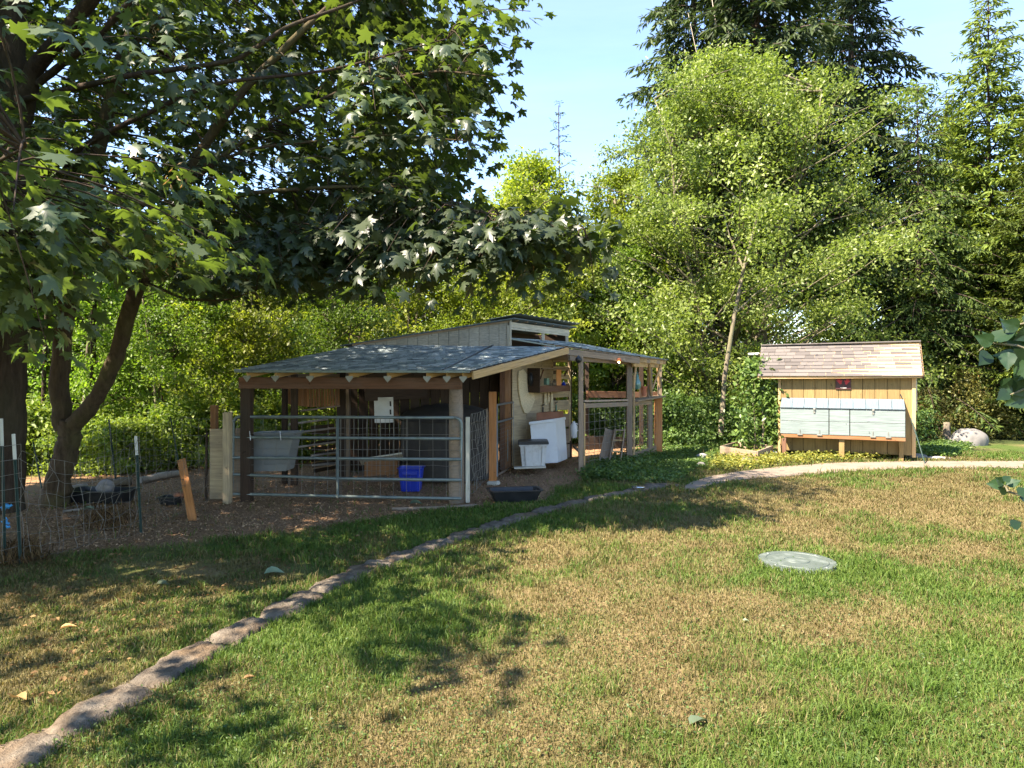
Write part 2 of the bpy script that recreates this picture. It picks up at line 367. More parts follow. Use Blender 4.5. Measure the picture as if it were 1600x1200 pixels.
zz = np.where(near, (fbm(X_, Y_, .7, 3) - .5) * .030, 0)
pz = pathzone(X_, Y_); zz = np.where(pz, -.01, zz)
dirt = zone(X_, Y_, DIRT_PX).astype(float); forest = (~zone(X_, Y_, LAWNB_PX)).astype(float) * (1 - dirt)
dirt = np.where((Y_ < 1.0), 0, dirt); forest = np.where(Y_ < 1, 0, forest)
nx_, ny_ = len(xs), len(ys)
def smooth2(a):
    a = a.reshape(ny_, nx_); b = a.copy()
    for _ in range(3): b[1:-1, 1:-1] = (b[1:-1, 1:-1] * 2 + b[:-2, 1:-1] + b[2:, 1:-1] + b[1:-1, :-2] + b[1:-1, 2:]) / 6
    return b.ravel()
ii = (np.arange(ny_ - 1)[:, None] * nx_ + np.arange(nx_ - 1)[None]).ravel()
gq = np.stack([ii, ii + 1, ii + nx_ + 1, ii + nx_], 1)
gm = mesh_arrays('ground', np.stack([X_, Y_, zz - .012], 1), gq, M['ground'], smooth=True,
                 extra={'dirt': smooth2(dirt), 'dry': dry_and_sun(X_, Y_), 'forest': smooth2(forest)})
obj('ground', gm, kind='structure')
bm = bmesh.new(); vv = [bm.verts.new(G(a, b) + Vector((0, 0, .012))) for a, b in PATH_PX]; f_ = bm.faces.new(vv)
if f_.normal.z < 0: f_.normal_flip()
ex = bmesh.ops.extrude_face_region(bm, geom=[f_]); bmesh.ops.translate(bm, vec=(0, 0, -.08), verts=[v for v in ex['geom'] if isinstance(v, bmesh.types.BMVert)])
bmesh.ops.recalc_face_normals(bm, faces=bm.faces)
obj('path', bm_mesh('path', bm, M['path']), kind='structure')

# ------------------------------------------------------------------ leaf / foliage machinery
LEAF_V = np.array([(0, 0, 0), (.5, .30, .06), (1, 0, -.10), (.5, -.30, .06)]); LEAF_F = np.array([(0, 2, 1), (0, 3, 2)])
half = [(-.07, .14), (-.10, .44), (.10, .26), (.26, .38), (.40, .66), (.46, .44), (.58, .44), (.46, .17), (.68, .22), (.72, .12)]
MP_V = [(.30, 0, .03), (0, 0, 0)] + [(a, b, 0) for a, b in half] + [(1, 0, 0)] + [(a, -b, 0) for a, b in half[::-1]]
MP_V = np.array([(x, y, z - .22 * max(x, 0) ** 2 - .30 * abs(y) ** 1.5 + .05) for x, y, z in MP_V])
MP_F = np.array([(0, i, i + 1) for i in range(1, len(MP_V) - 1)] + [(0, len(MP_V) - 1, 1)])
def unit(a): return a / (np.linalg.norm(a, axis=-1, keepdims=True) + 1e-9)
def frames(d, n):
    d = unit(d); y = unit(np.cross(n, d)); z = np.cross(d, y); return np.stack([d, y, z], -1)
def scatter(tv, tf, pos, Rm, sc, tint, vary=None):
    n = len(pos); tvn = tv[None] * (vary[:, None, :] if vary is not None else 1.0) * np.ones((n, 1, 1)); V = np.einsum('nij,nkj->nki', Rm, tvn) * sc[:, None, None] + pos[:, None]
    Fx = tf[None] + (np.arange(n) * len(tv))[:, None, None]
    return V.reshape(-1, 3), Fx.reshape(-1, tf.shape[1]), np.repeat(tint, len(tv))
def cat(parts):
    V, Fx, T_, off = [], [], [], 0
    for v, f, t in parts: V.append(v); Fx.append(f + off); T_.append(t); off += len(v)
    return np.concatenate(V), np.concatenate(Fx), np.concatenate(T_)
def curve(p0, p1, r, sag=.0, n=6, wob=.1):
    t = np.linspace(0, 1, n)[:, None]; p0 = np.asarray(p0, float); p1 = np.asarray(p1, float)
    L = np.linalg.norm(p1 - p0); p = p0 + (p1 - p0) * t; p[:, 2] += (sag * L * np.sin(t * np.pi))[:, 0]
    p[1:-1] += r.normal(0, wob * L * .3, (n - 2, 3)) * .5; return p
def decid(seed, H, Rr, z0, ncl, nlf, leaf, mat, bm_, stems=1, shape=1.0, cr=.55, tr=.11, flat=.6, spread=.4):
    """deciduous tree: (trunk mesh, crown mesh); crown made of leaf clumps on limbs"""
    r = np.random.default_rng(seed); paths = []; tops = []
    for s in range(stems):
        a = r.uniform(0, 6.28); o0 = np.array([math.cos(a), math.sin(a), 0]) * (spread * .35 if stems > 1 else 0)
        tp = np.array([math.cos(a) * spread * Rr * (.8 if stems > 1 else .15), math.sin(a) * spread * Rr * (.8 if stems > 1 else .15), H * r.uniform(.75, .93)])
        c = curve(o0 + [0, 0, -.1], tp, r, n=9, wob=.08); rad = tr * (1 - np.linspace(0, 1, 9) * .85) * r.uniform(.7, 1); paths.append((c, rad)); tops.append(c)
    u = r.random(ncl * 3); zz_ = z0 + (H - z0) * u ** .95; prof = np.sin(np.clip((zz_ - z0) / (H - z0), 0, 1) ** (.62 * shape) * np.pi * .93 + .18) ** .6
    ang = r.random(ncl * 3) * 6.283; lump = .78 + .30 * np.sin(ang * 3 + seed) * np.sin(zz_ * 1.7 + seed) + .22 * np.sin(ang * 5 + seed * 2 + zz_ * 1.1) + r.normal(0, .15, ncl * 3)
    rr = Rr * prof * np.sqrt(r.uniform(.12, 1, ncl * 3)) * lump
    C = np.stack([np.cos(ang) * rr, np.sin(ang) * rr, zz_], 1)[:ncl]
    for k in range(ncl):
        if k % 2 == 0 and rr[k] > .3:
            st = tops[k % stems]; zt = max(.3, C[k, 2] - rr[k] * .5); i = int(np.argmin(abs(st[:, 2] - zt)))
            q = curve(st[i], C[k] * [1.05, 1.05, 1], r, .05, 5, .12); paths.append((q, np.linspace(.03, .006, 5) * (tr / .11)))
    V, Fq = tube_arrays(paths, 6); trunk = mesh_arrays('trunk', V, Fq, bm_, smooth=True)
    n = ncl * nlf; ci = np.repeat(np.arange(ncl), nlf); off = r.normal(0, 1, (n, 3)); cs = cr * r.uniform(.6, 1.35, ncl)
    off *= (cs[ci] * .55)[:, None]; off[:, 2] *= flat; pos = C[ci] + off; pos[:, 2] = np.maximum(pos[:, 2], .05)
    nn = unit(off * .5 + r.normal(0, .6, (n, 3)) + [0, 0, .9]); d = r.normal(0, 1, (n, 3)) + [0, 0, -.3]
    ct = r.uniform(0, 1, ncl); tint = np.clip(ct[ci] * .5 + r.random(n) * .5, 0, 1)
    V, Fx, Tt = scatter(LEAF_V, LEAF_F, pos, frames(d, nn), leaf * r.uniform(.5, 1.5, n), tint)
    return trunk, mesh_arrays('crown', V, Fx, mat, Tt)
def conifer(seed, H, Rr, z0, nb, mat, bm_, droop=.35, tr=.22, dens=1.0, power=.85, seg=.30, rise=.25):
    r = np.random.default_rng(seed); pos, dr_, nr, sc, tn = [], [], [], [], []; paths = []
    c = np.stack([r.normal(0, .03, 14).cumsum() * .3, r.normal(0, .03, 14).cumsum() * .3, np.linspace(-.1, H, 14)], 1); paths.append((c, np.linspace(tr, .015, 14)))
    for b in range(nb):
        z = z0 + (H - z0) * (b + r.random()) / nb; L = Rr * max(.04, (1 - z / H)) ** power * r.uniform(.6, 1.15) + .15
        a = b * 2.399 + r.normal(0, .3); dx = np.array([math.cos(a), math.sin(a)]); m = 8; u = np.linspace(0, 1, m)
        rs = rise * (1.2 if z > .8 * H else 1)
        bz = z + L * (rs * u - droop * u ** 2.0); br = np.stack([dx[0] * u * L, dx[1] * u * L, bz], 1); br[:, :2] += np.interp(z, c[:, 2], c[:, 0])
        paths.append((br, np.linspace(.012 + .009 * L, .004, m)))
        nt_ = int(max(4, L * 11 * dens)); uu = np.sort(r.uniform(.12, 1, nt_)); side = np.array([-dx[1], dx[0]])
        for k, q in enumerate(uu):
            bp = np.array([np.interp(q, u, br[:, j]) for j in range(3)]); s = 1 if k % 2 else -1
            tl = (.42 * L * (1 - q) + .16) * r.uniform(.6, 1.2); tl = min(tl, 1.3)
            d = np.array([dx[0] * .55 + side[0] * s * .8, dx[1] * .55 + side[1] * s * .8, -.12 - droop * .5 + r.normal(0, .1)]); d /= np.linalg.norm(d)
            ns = max(1, int(tl / (seg * .55))); tt = (np.arange(ns) + .2) / ns * tl
            pp = bp + d * tt[:, None]; pp[:, 2] -= droop * .6 * tt ** 2
            for j in range(ns):
                for kk in range(2):
                    e = d + r.normal(0, .35, 3); e[2] -= .15 + droop * .6 * (kk)
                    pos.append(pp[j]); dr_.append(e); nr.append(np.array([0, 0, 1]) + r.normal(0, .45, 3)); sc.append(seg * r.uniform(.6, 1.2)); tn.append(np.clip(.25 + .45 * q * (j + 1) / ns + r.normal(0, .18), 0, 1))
    tv = LEAF_V * [1, .42, 1]
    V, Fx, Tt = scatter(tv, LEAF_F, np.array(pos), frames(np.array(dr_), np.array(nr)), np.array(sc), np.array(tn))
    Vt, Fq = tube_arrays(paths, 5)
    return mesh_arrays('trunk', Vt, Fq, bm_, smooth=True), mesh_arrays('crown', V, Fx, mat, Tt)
def tree(name, meshes, x, y, label, cat_, group=None, s=1.0, rot=None, sz=None, mats=None, cname='crown', z=0):
    rot = random.uniform(0, 6.28) if rot is None else rot; sz = sz or s
    t = bpy.data.objects.new(name, None); Mx = Matrix.LocRotScale(Vector((x, y, z)), Euler((0, 0, rot)), Vector((s, s, sz)))
    t.empty_display_size = .3; link(t, None, Mx); tag(t, label, cat_, group)
    for nm, me, k in (('trunk', meshes[0], 0), (cname, meshes[1], 1)):
        o = bpy.data.objects.new(nm, me); link(o, t, Mx)
        if mats and mats[k]: o.material_slots[0].link = 'OBJECT'; o.material_slots[0].material = mats[k]
    return t

# ------------------------------------------------------------------ goat shed
def V3(*a): return Vector(a)
S0 = V3(.08, 14.1, 0); SD = V3(.557, .831, 0).normalized(); SN = V3(SD.y, -SD.x, 0)      # side wall line, its normal to the yard
def SW(s, z, out=0.0): return S0 + SD * s + SN * out + V3(0, 0, z)
def sw_px(px):
    k = (px - 800) / F; return (k * S0.y - S0.x) / (SD.x - k * SD.y)
shed = thing('goat_shed', 'low open-fronted timber animal shed with blue-grey shingle roof and a raised grey centre section', 'shed', (-2, 12, 0))
Lc, Rc = 10.42, 10.45
E_L, E_R = V3(-3.98, 10.12, 1.955), V3(-.60, 10.08, 1.95)            # front eave
B_L, B_R = V3(-2.62, 12.35, 2.42), V3(1.0, 13.0, 2.405)              # back edge of front roof
# front posts, beam
board('post', shed, V3(-3.99, 10.60, -.05), V3(-3.99, 10.60, 1.70), .15, .15, M['darkwood'], up=(0, 1, 0))
tubes('post', shed, [([(-.83, 10.52, -.05), (-.83, 10.52, .8), (-.84, 10.52, 1.69)], [.118, .112, .10])], M['gwood'], 14, label='round weathered log post')
board('beam', shed, V3(-4.06, 10.50, 1.775), V3(-.74, 10.45, 1.765), .10, .17, M['redwood'])
board('post', shed, V3(-3.74, 12.1, 0), V3(-3.74, 12.1, 1.9), .10, .10, M['darkwood'], up=(0, 1, 0))
for px_, Y_p, wd in ((531 + 3, 12.9, .16), (544, 12.9, .06)):
    q = P(px_, 600, Y_p); board('post', shed, V3(q.x, q.y, 0), V3(q.x, q.y, 2.36), wd, .12, M['darkwood'] if wd > .1 else M['gwood'], up=(0, 1, 0))
q = P(445, 600, 12.2); board('post', shed, V3(q.x, q.y, 0), V3(q.x, q.y, 2.0), .085, .09, M['darkwood'], up=(0, 1, 0))
# rafters with metal end ties
rt = [0.012, .135, .285, .455, .62, .79, .875, .945]
def eave(t): return E_L.lerp(E_R, t)
def back(t): return B_L.lerp(B_R, t)
bm = bmesh.new()
pts = [(-.055, .02), (.055, .02), (.055, -.005), (.0, -.075), (-.055, -.005)]
a_ = [bm.verts.new((x, -.004, z)) for x, z in pts]; b_ = [bm.verts.new((x, .004, z)) for x, z in pts]
bm.faces.new(a_); bm.faces.new(b_[::-1])
for i in range(5): bm.faces.new((a_[i], b_[i], b_[(i + 1) % 5], a_[(i + 1) % 5]))
bmesh.ops.recalc_face_normals(bm, faces=bm.faces); tie = bm_mesh('metal_tie', bm, M['zinc'])
for t in rt:
    a, b = eave(t), back(t); d = (b - a).normalized(); a = a + d * .16 + V3(0, 0, -.085); b = b + V3(0, 0, -.085)
    rf = board('rafter', shed, a, b, .04, .10, M['pine'])
    obj('metal_tie', tie, rf, Matrix.Translation(a + V3(0, -.012, -.035)))
board('rake_board', shed, eave(1) + V3(.035, .02, -.065), back(1) + V3(.035, -.02, -.065), .035, .115, M['pine'])
board('ridge_board', shed, back(1) + V3(.03, .03, -.09), back(1) + V3(-.40, .20, -.09), .05, .13, M['redwood'])
# roof decks as thin slabs with joined shingle courses
def slab(name, parent, q, th, mat, **kw):
    bm = bmesh.new(); tvs = [bm.verts.new(v) for v in q]; bvs = [bm.verts.new(v - V3(0, 0, th)) for v in q]
    bm.faces.new(tvs); bm.faces.new(bvs[::-1]); n = len(q)
    for i in range(n): bm.faces.new((tvs[i], bvs[i], bvs[(i + 1) % n], tvs[(i + 1) % n]))
    bmesh.ops.recalc_face_normals(bm, faces=bm.faces); me = bm_mesh(name, bm, mat); o = obj(name, me, parent, Matrix.Identity(4), **kw); return o
def courses(name, parent, a, b, c, d, rows, tabs, mat, seed, th=.012):
    """bilinear quad a-b (eave) c-d (top), overlapping tabbed courses, joined"""
    r = np.random.default_rng(seed); V, Fq, T_ = [], [], []
    def bl(u, v): return (a * (1 - u) + b * u) * (1 - v) + (d * (1 - u) + c * u) * v
    up = Vector((b - a).cross(d - a)).normalized()
    for j in range(rows):
        cuts = np.sort(np.concatenate([[0, 1], (np.arange(1, tabs) + (.5 if j % 2 else 0) + r.normal(0, .16, tabs - 1)) / tabs])); cuts = np.clip(cuts, 0, 1)
        for k in range(len(cuts) - 1):
            if cuts[k + 1] - cuts[k] < .004: continue
            lift = th * r.uniform(.8, 1.5); v0, v1 = j / rows - r.uniform(0, .04) / rows, (j + 1.25) / rows; v1 = min(v1, 1.0)
            p = [bl(cuts[k] + .0008, v0) + up * lift, bl(cuts[k + 1] - .0008, v0) + up * lift, bl(cuts[k + 1] - .0008, v1) + up * .002, bl(cuts[k] + .0008, v1) + up * .002,
                 bl(cuts[k] + .0008, v0) + up * .001, bl(cuts[k + 1] - .0008, v0) + up * .001]
            o = len(V); V += [tuple(x) for x in p]; Fq += [(o, o + 1, o + 2, o + 3), (o + 4, o + 5, o + 1, o)]; T_ += [r.random()] * 6
    me = mesh_arrays(name, np.array(V), np.array(Fq), mat, np.array(T_)); return obj(name, me, parent, Matrix.Identity(4), kind='stuff')
dk = slab('roof_deck', shed, [E_L, E_R, B_R, B_L], .025, M['darkwood'])
seam = .885
courses('shingles', dk, E_L + V3(-.01, -.02, 0), eave(seam) + V3(0, -.02, 0), back(.63), B_L, 22, 24, M['bshing'], 1)
courses('shingles', dk, eave(seam) + V3(.006, -.02, .002), E_R + V3(.02, -.02, 0), B_R + V3(.01, 0, 0), back(.63) + V3(.01, 0, .004), 22, 9, M['bshing'], 2)
board('ridge_seam', dk, eave(seam) + V3(0, -.01, .016), back(.63) + V3(0, -.05, .022), .03, .012, M['black'])
board('drip_edge', shed, E_L + V3(0, -.025, -.012), E_R + V3(0, -.025, -.012), .012, .035, M['galv'])
# second roof over the pen
D2, A2, B2, C2 = V3(-.20, 12.98, 2.585), V3(1.04, 13.5, 2.425), V3(2.66, 14.75, 2.27), V3(3.75, 17.0, 2.25); D2b = V3(1.25, 15.5, 2.62)
dk2 = slab('roof_deck', shed, [D2, B2, C2, D2b], .022, M['gwood'])
courses('shingles', dk2, B2 + V3(.02, -.02, .0), C2 + V3(.02, 0, 0), D2b, D2 + V3(0, -.02, 0), 20, 9, M['bshing'], 4)
dd = (B2 - D2).normalized()
board('rake_board', shed, A2 + V3(-.05, -.05, -.085), B2 + V3(.0, -.035, -.09), .035, .12, M['gwood'])
board('roof_strip', shed, D2 + V3(-.02, -.05, .0), D2.lerp(B2, .36) + V3(0, -.05, -.03), .02, .03, M['galv'])
board('header', shed, V3(B2.x - .12, B2.y + .05, 2.13), V3(C2.x - .18, C2.y, 2.12), .045, .13, M['pine'])
board('header', shed, V3(1.1, 13.55, 2.22), V3(2.5, 14.95, 2.16), .045, .11, M['gwood'])
for k in range(9):
    t = .04 + k * .115; e = B2.lerp(C2, t); up_ = D2.lerp(D2b, t); d = (up_ - e).normalized()
    board('rafter', shed, e + d * .03 + V3(0, 0, -.075), e + d * 1.5 + V3(0, 0, -.075), .04, .09, M['pine'] if k % 3 else M['gwood'])
# clerestory
CN = V3(-.06, 12.95, 0); CD = V3(.55, 1, 0).normalized(); CL = V3(-2.75, 12.35, 0); Zt = 2.90; Zb = 2.38
def cl_top(s): return Zb + .045 + (Zt - Zb - .05) * s        # s: 0 at the low left end, 1 at the near corner
nb_ = 14
for k in range(nb_):
    s0, s1 = .06 + .94 * k / nb_, .06 + .94 * (k + 1) / nb_; g = .003
    bm = bmesh.new(); p0 = CL.lerp(CN, s0 + g / 2.8); p1 = CL.lerp(CN, s1 - g / 2.8)
    quad = [(p0, 2.36), (p1, 2.36), (p1, cl_top(s1)), (p0, cl_top(s0))]; nrm = V3(.22, -.97, 0).normalized()
    fa = [bm.verts.new(p + V3(0, 0, z) + nrm * (.010 + random.uniform(0, .004))) for p, z in quad]; fb = [bm.verts.new(p + V3(0, 0, z) - nrm * .01) for p, z in quad]
    bm.faces.new(fa); bm.faces.new(fb[::-1])
    for i in range(4): bm.faces.new((fa[i], fb[i], fb[(i + 1) % 4], fa[(i + 1) % 4]))
    bmesh.ops.recalc_face_normals(bm, faces=bm.faces)
    o = obj('wall_board', bm_mesh('wall_board', bm, M['siding']), shed, Matrix.Identity(4))
nrm = V3(.22, -.97, 0).normalized()
board('gable_trim', shed, CL.lerp(CN, -.02) + V3(0, 0, cl_top(0) - .005) + nrm * .03, CN + V3(0, 0, Zt - .015) + nrm * .03, .03, .05, M['gwood'])
LT, NT = CL + V3(-.25, -.1, Zb + .03), CN + V3(.10, -.12, Zt + .035)
far = CD * 2.85
rf2 = slab('roof_deck', shed, [LT, NT, NT + far, LT + far], .02, M['bshing'])
me_ = rf2.data; a = me_.attributes.new('tint', 'FLOAT', 'POINT')
V, Fq = [], []
for k in range(58):                      # corrugated sheet edge along the high side
    for j, (dx, dz) in enumerate(((-.5, 0), (.10, 0))):
        p = NT + far * (k / 57) + V3(dx, 0, .035 + .014 * math.sin(k * math.pi / 2.2) + dx * -.0 + (dx + .1) * .19); V.append(tuple(p))
for k in range(57): Fq.append((2 * k, 2 * k + 1, 2 * k + 3, 2 * k + 2))
obj('corrugated_edge', mesh_arrays('corrugated_edge', np.array(V), np.array(Fq), M['galv'], smooth=True), shed, Matrix.Identity(4))
for k in range(7):
    p = CN + CD * (.16 + k * .38) + V3(.03, 0, Zt - .01); board('rafter', shed, p + V3(-.5, .25, -.06), p + V3(.07, -.035, .025), .04, .05, M['gwood'])
c0, c1 = CN + CD * .01, CN + CD * 2.62
board('fascia', shed, c0 + V3(.03, 0, Zt - .085), c1 + V3(.03, 0, Zt - .085), .025, .10, M['fascia'])
board('fascia', shed, c0 + V3(.022, 0, Zt - .155), c1 + V3(.022, 0, Zt - .155), .03, .035, M['fascia'])
for s in (.0, 1.42, 2.58): board('stud', shed, CN + CD * s + V3(0, 0, 2.40), CN + CD * s + V3(0, 0, Zt - .1), .06, .08, M['fascia'], up=(0, 1, 0))
board('corner_trim', shed, CN + V3(.03, -.03, 2.42), CN + V3(.03, -.03, Zt), .04, .05, M['fascia'], up=(0, 1, 0))
# dark inside: back boards, left bay, boards added to darken the clerestory opening
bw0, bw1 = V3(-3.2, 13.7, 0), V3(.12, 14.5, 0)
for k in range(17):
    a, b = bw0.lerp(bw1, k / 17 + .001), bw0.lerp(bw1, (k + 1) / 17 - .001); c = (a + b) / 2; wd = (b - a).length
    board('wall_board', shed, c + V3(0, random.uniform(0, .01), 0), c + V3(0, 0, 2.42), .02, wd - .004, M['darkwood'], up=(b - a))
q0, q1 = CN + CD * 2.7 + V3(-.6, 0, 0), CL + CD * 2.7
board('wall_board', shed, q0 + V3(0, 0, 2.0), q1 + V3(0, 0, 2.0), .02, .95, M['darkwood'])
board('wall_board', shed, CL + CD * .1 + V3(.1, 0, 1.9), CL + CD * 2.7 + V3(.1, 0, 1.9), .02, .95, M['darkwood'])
board('wall_board', shed, CN + CD * .12 + V3(-.62, .1, 2.54), CN + CD * 2.6 + V3(-.62, .1, 2.54), .02, .42, M['darkwood'])  # added dark board, gives the clerestory opening its shade
board('wall_board', shed, CN + CD * 2.72 + V3(-.02, 0, 2.6), CN + CD * 2.72 + V3(-.9, 0, 2.6), .02, .34, M['darkwood'])  # added dark board, stops light showing through the opening
# plywood side wall, its posts and the slatted pallet end
sP = [sw_px(x) for x in (800, 822, 846, 864)]
for i, (a, b) in enumerate(zip(sP[:-1], sP[1:])):
    board('plywood_sheet', shed, SW(a + .002, .04 + 1.12), SW(b - .002, .04 + 1.12), .02, 2.24, M['ply'])
s_a, s_b = sw_px(862), sw_px(889)
for k, (z, dz) in enumerate(((.18, .30), (.52, .32), (.87, .30), (1.22, .22), (1.47, .15), (1.66, .12), (1.85, .11), (2.03, .09), (2.21, .07))):
    board('pallet_slat' if z > 1.1 else 'low_board', shed, SW(s_a, z, .015), SW(s_b, z, .015), .02, dz, M['gwood'] if z < 1.1 else M['ply'])
board('wall_board', shed, SW(s_a, 1.2, -.35), SW(s_b, 1.2, -.35), .02, 2.3, M['darkwood'])
board('post', shed, SW(s_b + .04, 0), SW(s_b + .04, 2.35), .09, .09, M['darkwood'], up=(0, 1, 0))
board('post', shed, SW(s_b - .02, 0.4, .03), SW(s_b - .02, 2.3, .03), .045, .05, M['ply'], up=(0, 1, 0))
for px_, mt, wd in ((785, 'redwood', .10), (793.5, 'cedar', .12)):
    q = P(px_, 600, 13.95); board('post', shed, V3(q.x, q.y, 0), V3(q.x, q.y, 2.32), wd, .09, M[mt], up=(0, 1, 0))
board('beam', shed, SW(-.1, 2.28, .02), SW(2.4, 2.28, .02), .05, .14, M['gwood'])
board('beam', shed, SW(2.38, 2.30, -.7), SW(2.45, 2.26, .35), .05, .12, M['gwood'])
# slatted screen across the left bay
sl0, sl1 = P(447, 600, 12.25), P(531, 600, 12.85)
for k in range(19):
    c = sl0.lerp(sl1, (k + .5) / 19); gap = 0 if k < 8 else .012
    h = .48 + .008 * k - (.10 if 8 <= k < 20 else 0) * ((k - 8) / 11)
    board('screen_slat', shed, V3(c.x, c.y, 1.86), V3(c.x, c.y, 1.86 - h), .018, (sl1 - sl0).length / 19 - .003 - gap, M['cedar'], up=(sl1 - sl0))
board('screen_rail', shed, V3(sl0.x, sl0.y - .03, 1.88), V3(sl1.x, sl1.y - .03, 1.88), .03, .06, M['gwood'])
board('screen_rail', shed, P(470, 642, 12.4), P(531, 634, 12.85), .03, .03, M['gwood'])
# ragged low side boards deeper in the bay
for k, (a, b) in enumerate((((453, 677), (531, 668)), ((455, 700), (530, 690)), ((487, 712), (534, 706)), ((488, 727), (545, 722)), ((452, 663), (512, 655)))):
    board('side_rail', shed, P(*a, 12.5), P(*b, 14.2), .03, .035, M['dried'])
for k in range(9):
    a = P(486 + (k % 3) * 2, 668 + k * 8.5, 13.3); board('side_board', shed, a, P(522 + k * 2, 665 + k * 7.8, 14.3), .02, .07, M['darkwood'])

# items in the shed
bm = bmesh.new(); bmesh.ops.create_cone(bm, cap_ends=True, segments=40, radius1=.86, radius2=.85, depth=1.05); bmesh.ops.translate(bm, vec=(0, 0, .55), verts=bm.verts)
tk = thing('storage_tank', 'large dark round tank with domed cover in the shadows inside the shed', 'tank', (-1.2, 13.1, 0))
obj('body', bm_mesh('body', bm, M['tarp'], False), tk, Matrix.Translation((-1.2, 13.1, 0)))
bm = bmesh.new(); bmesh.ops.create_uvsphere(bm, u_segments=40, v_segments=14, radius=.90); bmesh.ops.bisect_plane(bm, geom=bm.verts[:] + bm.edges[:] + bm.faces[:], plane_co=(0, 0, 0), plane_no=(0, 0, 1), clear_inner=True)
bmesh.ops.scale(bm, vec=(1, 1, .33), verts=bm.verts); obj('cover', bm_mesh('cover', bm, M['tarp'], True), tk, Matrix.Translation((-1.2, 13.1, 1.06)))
t = thing('white_board', 'square off-white board with two dark holes hanging on the dark back wall', 'panel', P(600, 690, 12.75))
q = P(600, 641, 12.75); board('panel', t, q + V3(-.175, 0, 0), q + V3(.175, -.03, .01), .012, .46, M['whitep'])
for dz in (.12, -.03): board('dark_slot', t, q + V3(.12, -.032, dz + .045), q + V3(.125, -.032, dz - .045), .006, .03, M['black'], up=(1, 0, 0))
t = thing('feed_box', 'low wooden feed box with a pale tilted top plank behind the big gate', 'feed box', P(600, 744, 12.7))
t_ = G(600, 748); yb = 12.45
for nm, a, b, wy, wz, mt in (('front_board', (570, 731), (620, 728), .02, .30, 'cedar'), ('top_plank', (563, 722), (629, 712), .30, .03, 'fascia')):
    board(nm, t, P(*a, yb), P(*b, yb + .1), wy, wz, M[mt], roll=R_(-25) if nm == 'top_plank' else 0)
board('side_board', t, P(570, 731, yb), P(570, 731, yb) + V3(0, .4, 0), .02, .30, M['cedar']); board('side_board', t, P(619, 728, yb), P(619, 728, yb) + V3(0, .4, 0), .02, .30, M['cedar'])
def tub(name, loc, w0, d0, w1, d1, h, mat, th=.015, rotz=0, lip=.02, parent=None, **kw):
    """tapered open tub: bottom w0 x d0, top w1 x d1, with wall thickness and lip"""
    bm = bmesh.new(); L = []
    for (a, b, z) in ((w0, d0, 0), (w1, d1, h), (w1 + lip * 2, d1 + lip * 2, h), (w1 + lip * 2, d1 + lip * 2, h + .012), (w1 - th, d1 - th, h + .012), (w0 - th, d0 - th, th)):
        c = min(a, b) * .12; ring = [(-a / 2 + c, -b / 2), (a / 2 - c, -b / 2), (a / 2, -b / 2 + c), (a / 2, b / 2 - c), (a / 2 - c, b / 2), (-a / 2 + c, b / 2), (-a / 2, b / 2 - c), (-a / 2, -b / 2 + c)]
        L.append([bm.verts.new((x, y, z)) for x, y in ring])
    for i in range(len(L) - 1):
        for j in range(8): bm.faces.new((L[i][j], L[i][(j + 1) % 8], L[i + 1][(j + 1) % 8], L[i + 1][j]))
    bm.faces.new(L[0][::-1]); bm.faces.new(L[-1]); bmesh.ops.recalc_face_normals(bm, faces=bm.faces)
    return obj(name, bm_mesh(name, bm, mat), parent, Matrix.Translation(Vector(loc)) @ Matrix.Rotation(rotz, 4, 'Z') if not isinstance(loc, Matrix) else loc, **kw)
t = thing('recycling_bin', 'bright blue plastic bin standing on the dirt behind the big metal gate', 'bin', G(640, 769))
q = G(640, 769); tub('body', (q.x, q.y + .2, 0), .30, .30, .38, .38, .37, M['blue'], parent=t)
for s in (-1, 0, 1): board('rib', t, V3(q.x + s * .11, q.y + .035, .05), V3(q.x + s * .125, q.y + .005, .33), .02, .03, M['blue'], up=(1, 0, 0))
board('handle', t, V3(q.x - .12, q.y - .018, .31), V3(q.x + .12, q.y - .018, .31), .025, .06, M['blue'])
# big gate
gate = thing('metal_gate', 'five-rail tubular farm gate with wire mesh and an upright brace closing the shed front', 'gate', (-2.4, 10.4, 0))
gL, gR = V3(-4.18, 10.56, 0), V3(-.745, 10.36, 0)
zs = [(1.265, 1.262), (.957, .955), (.652, .65), (.40, .345), (.105, .072)]
for i, (a, b) in enumerate(zs):
    pts = [gL + V3(0, 0, a), gL.lerp(gR, .12) + V3(0, 0, a - (.012 if i == 3 else 0)), gL.lerp(gR, .45) + V3(0, 0, (a * .5 + b * .5) - (.02 if i == 3 else 0)), gR + V3(0, 0, b)]
    if i == 0: pts[0] += V3(.10, 0, 0); pts[-1] -= V3(.10, 0, 0)
    tubes('rail', gate, [(pts, .023)], M['galv'], 10)
for nm, g_, s in (('end_tube', gL, 1), ('end_tube', gR, -1)):
    pts = [g_ + V3(0, 0, .05), g_ + V3(0, 0, 1.16)] + [g_ + V3(s * .10 * (1 - math.cos(a)), 0, 1.163 + .10 * math.sin(a)) for a in np.linspace(.25, 1.57, 6)]
    tubes(nm, gate, [(pts, .0235)], M['galv'], 10)
gm_ = gL.lerp(gR, .463); tubes('brace', gate, [([gm_ + V3(0, -.01, .07), gm_ + V3(0, -.01, 1.26)], .022)], M['galv'], 10)
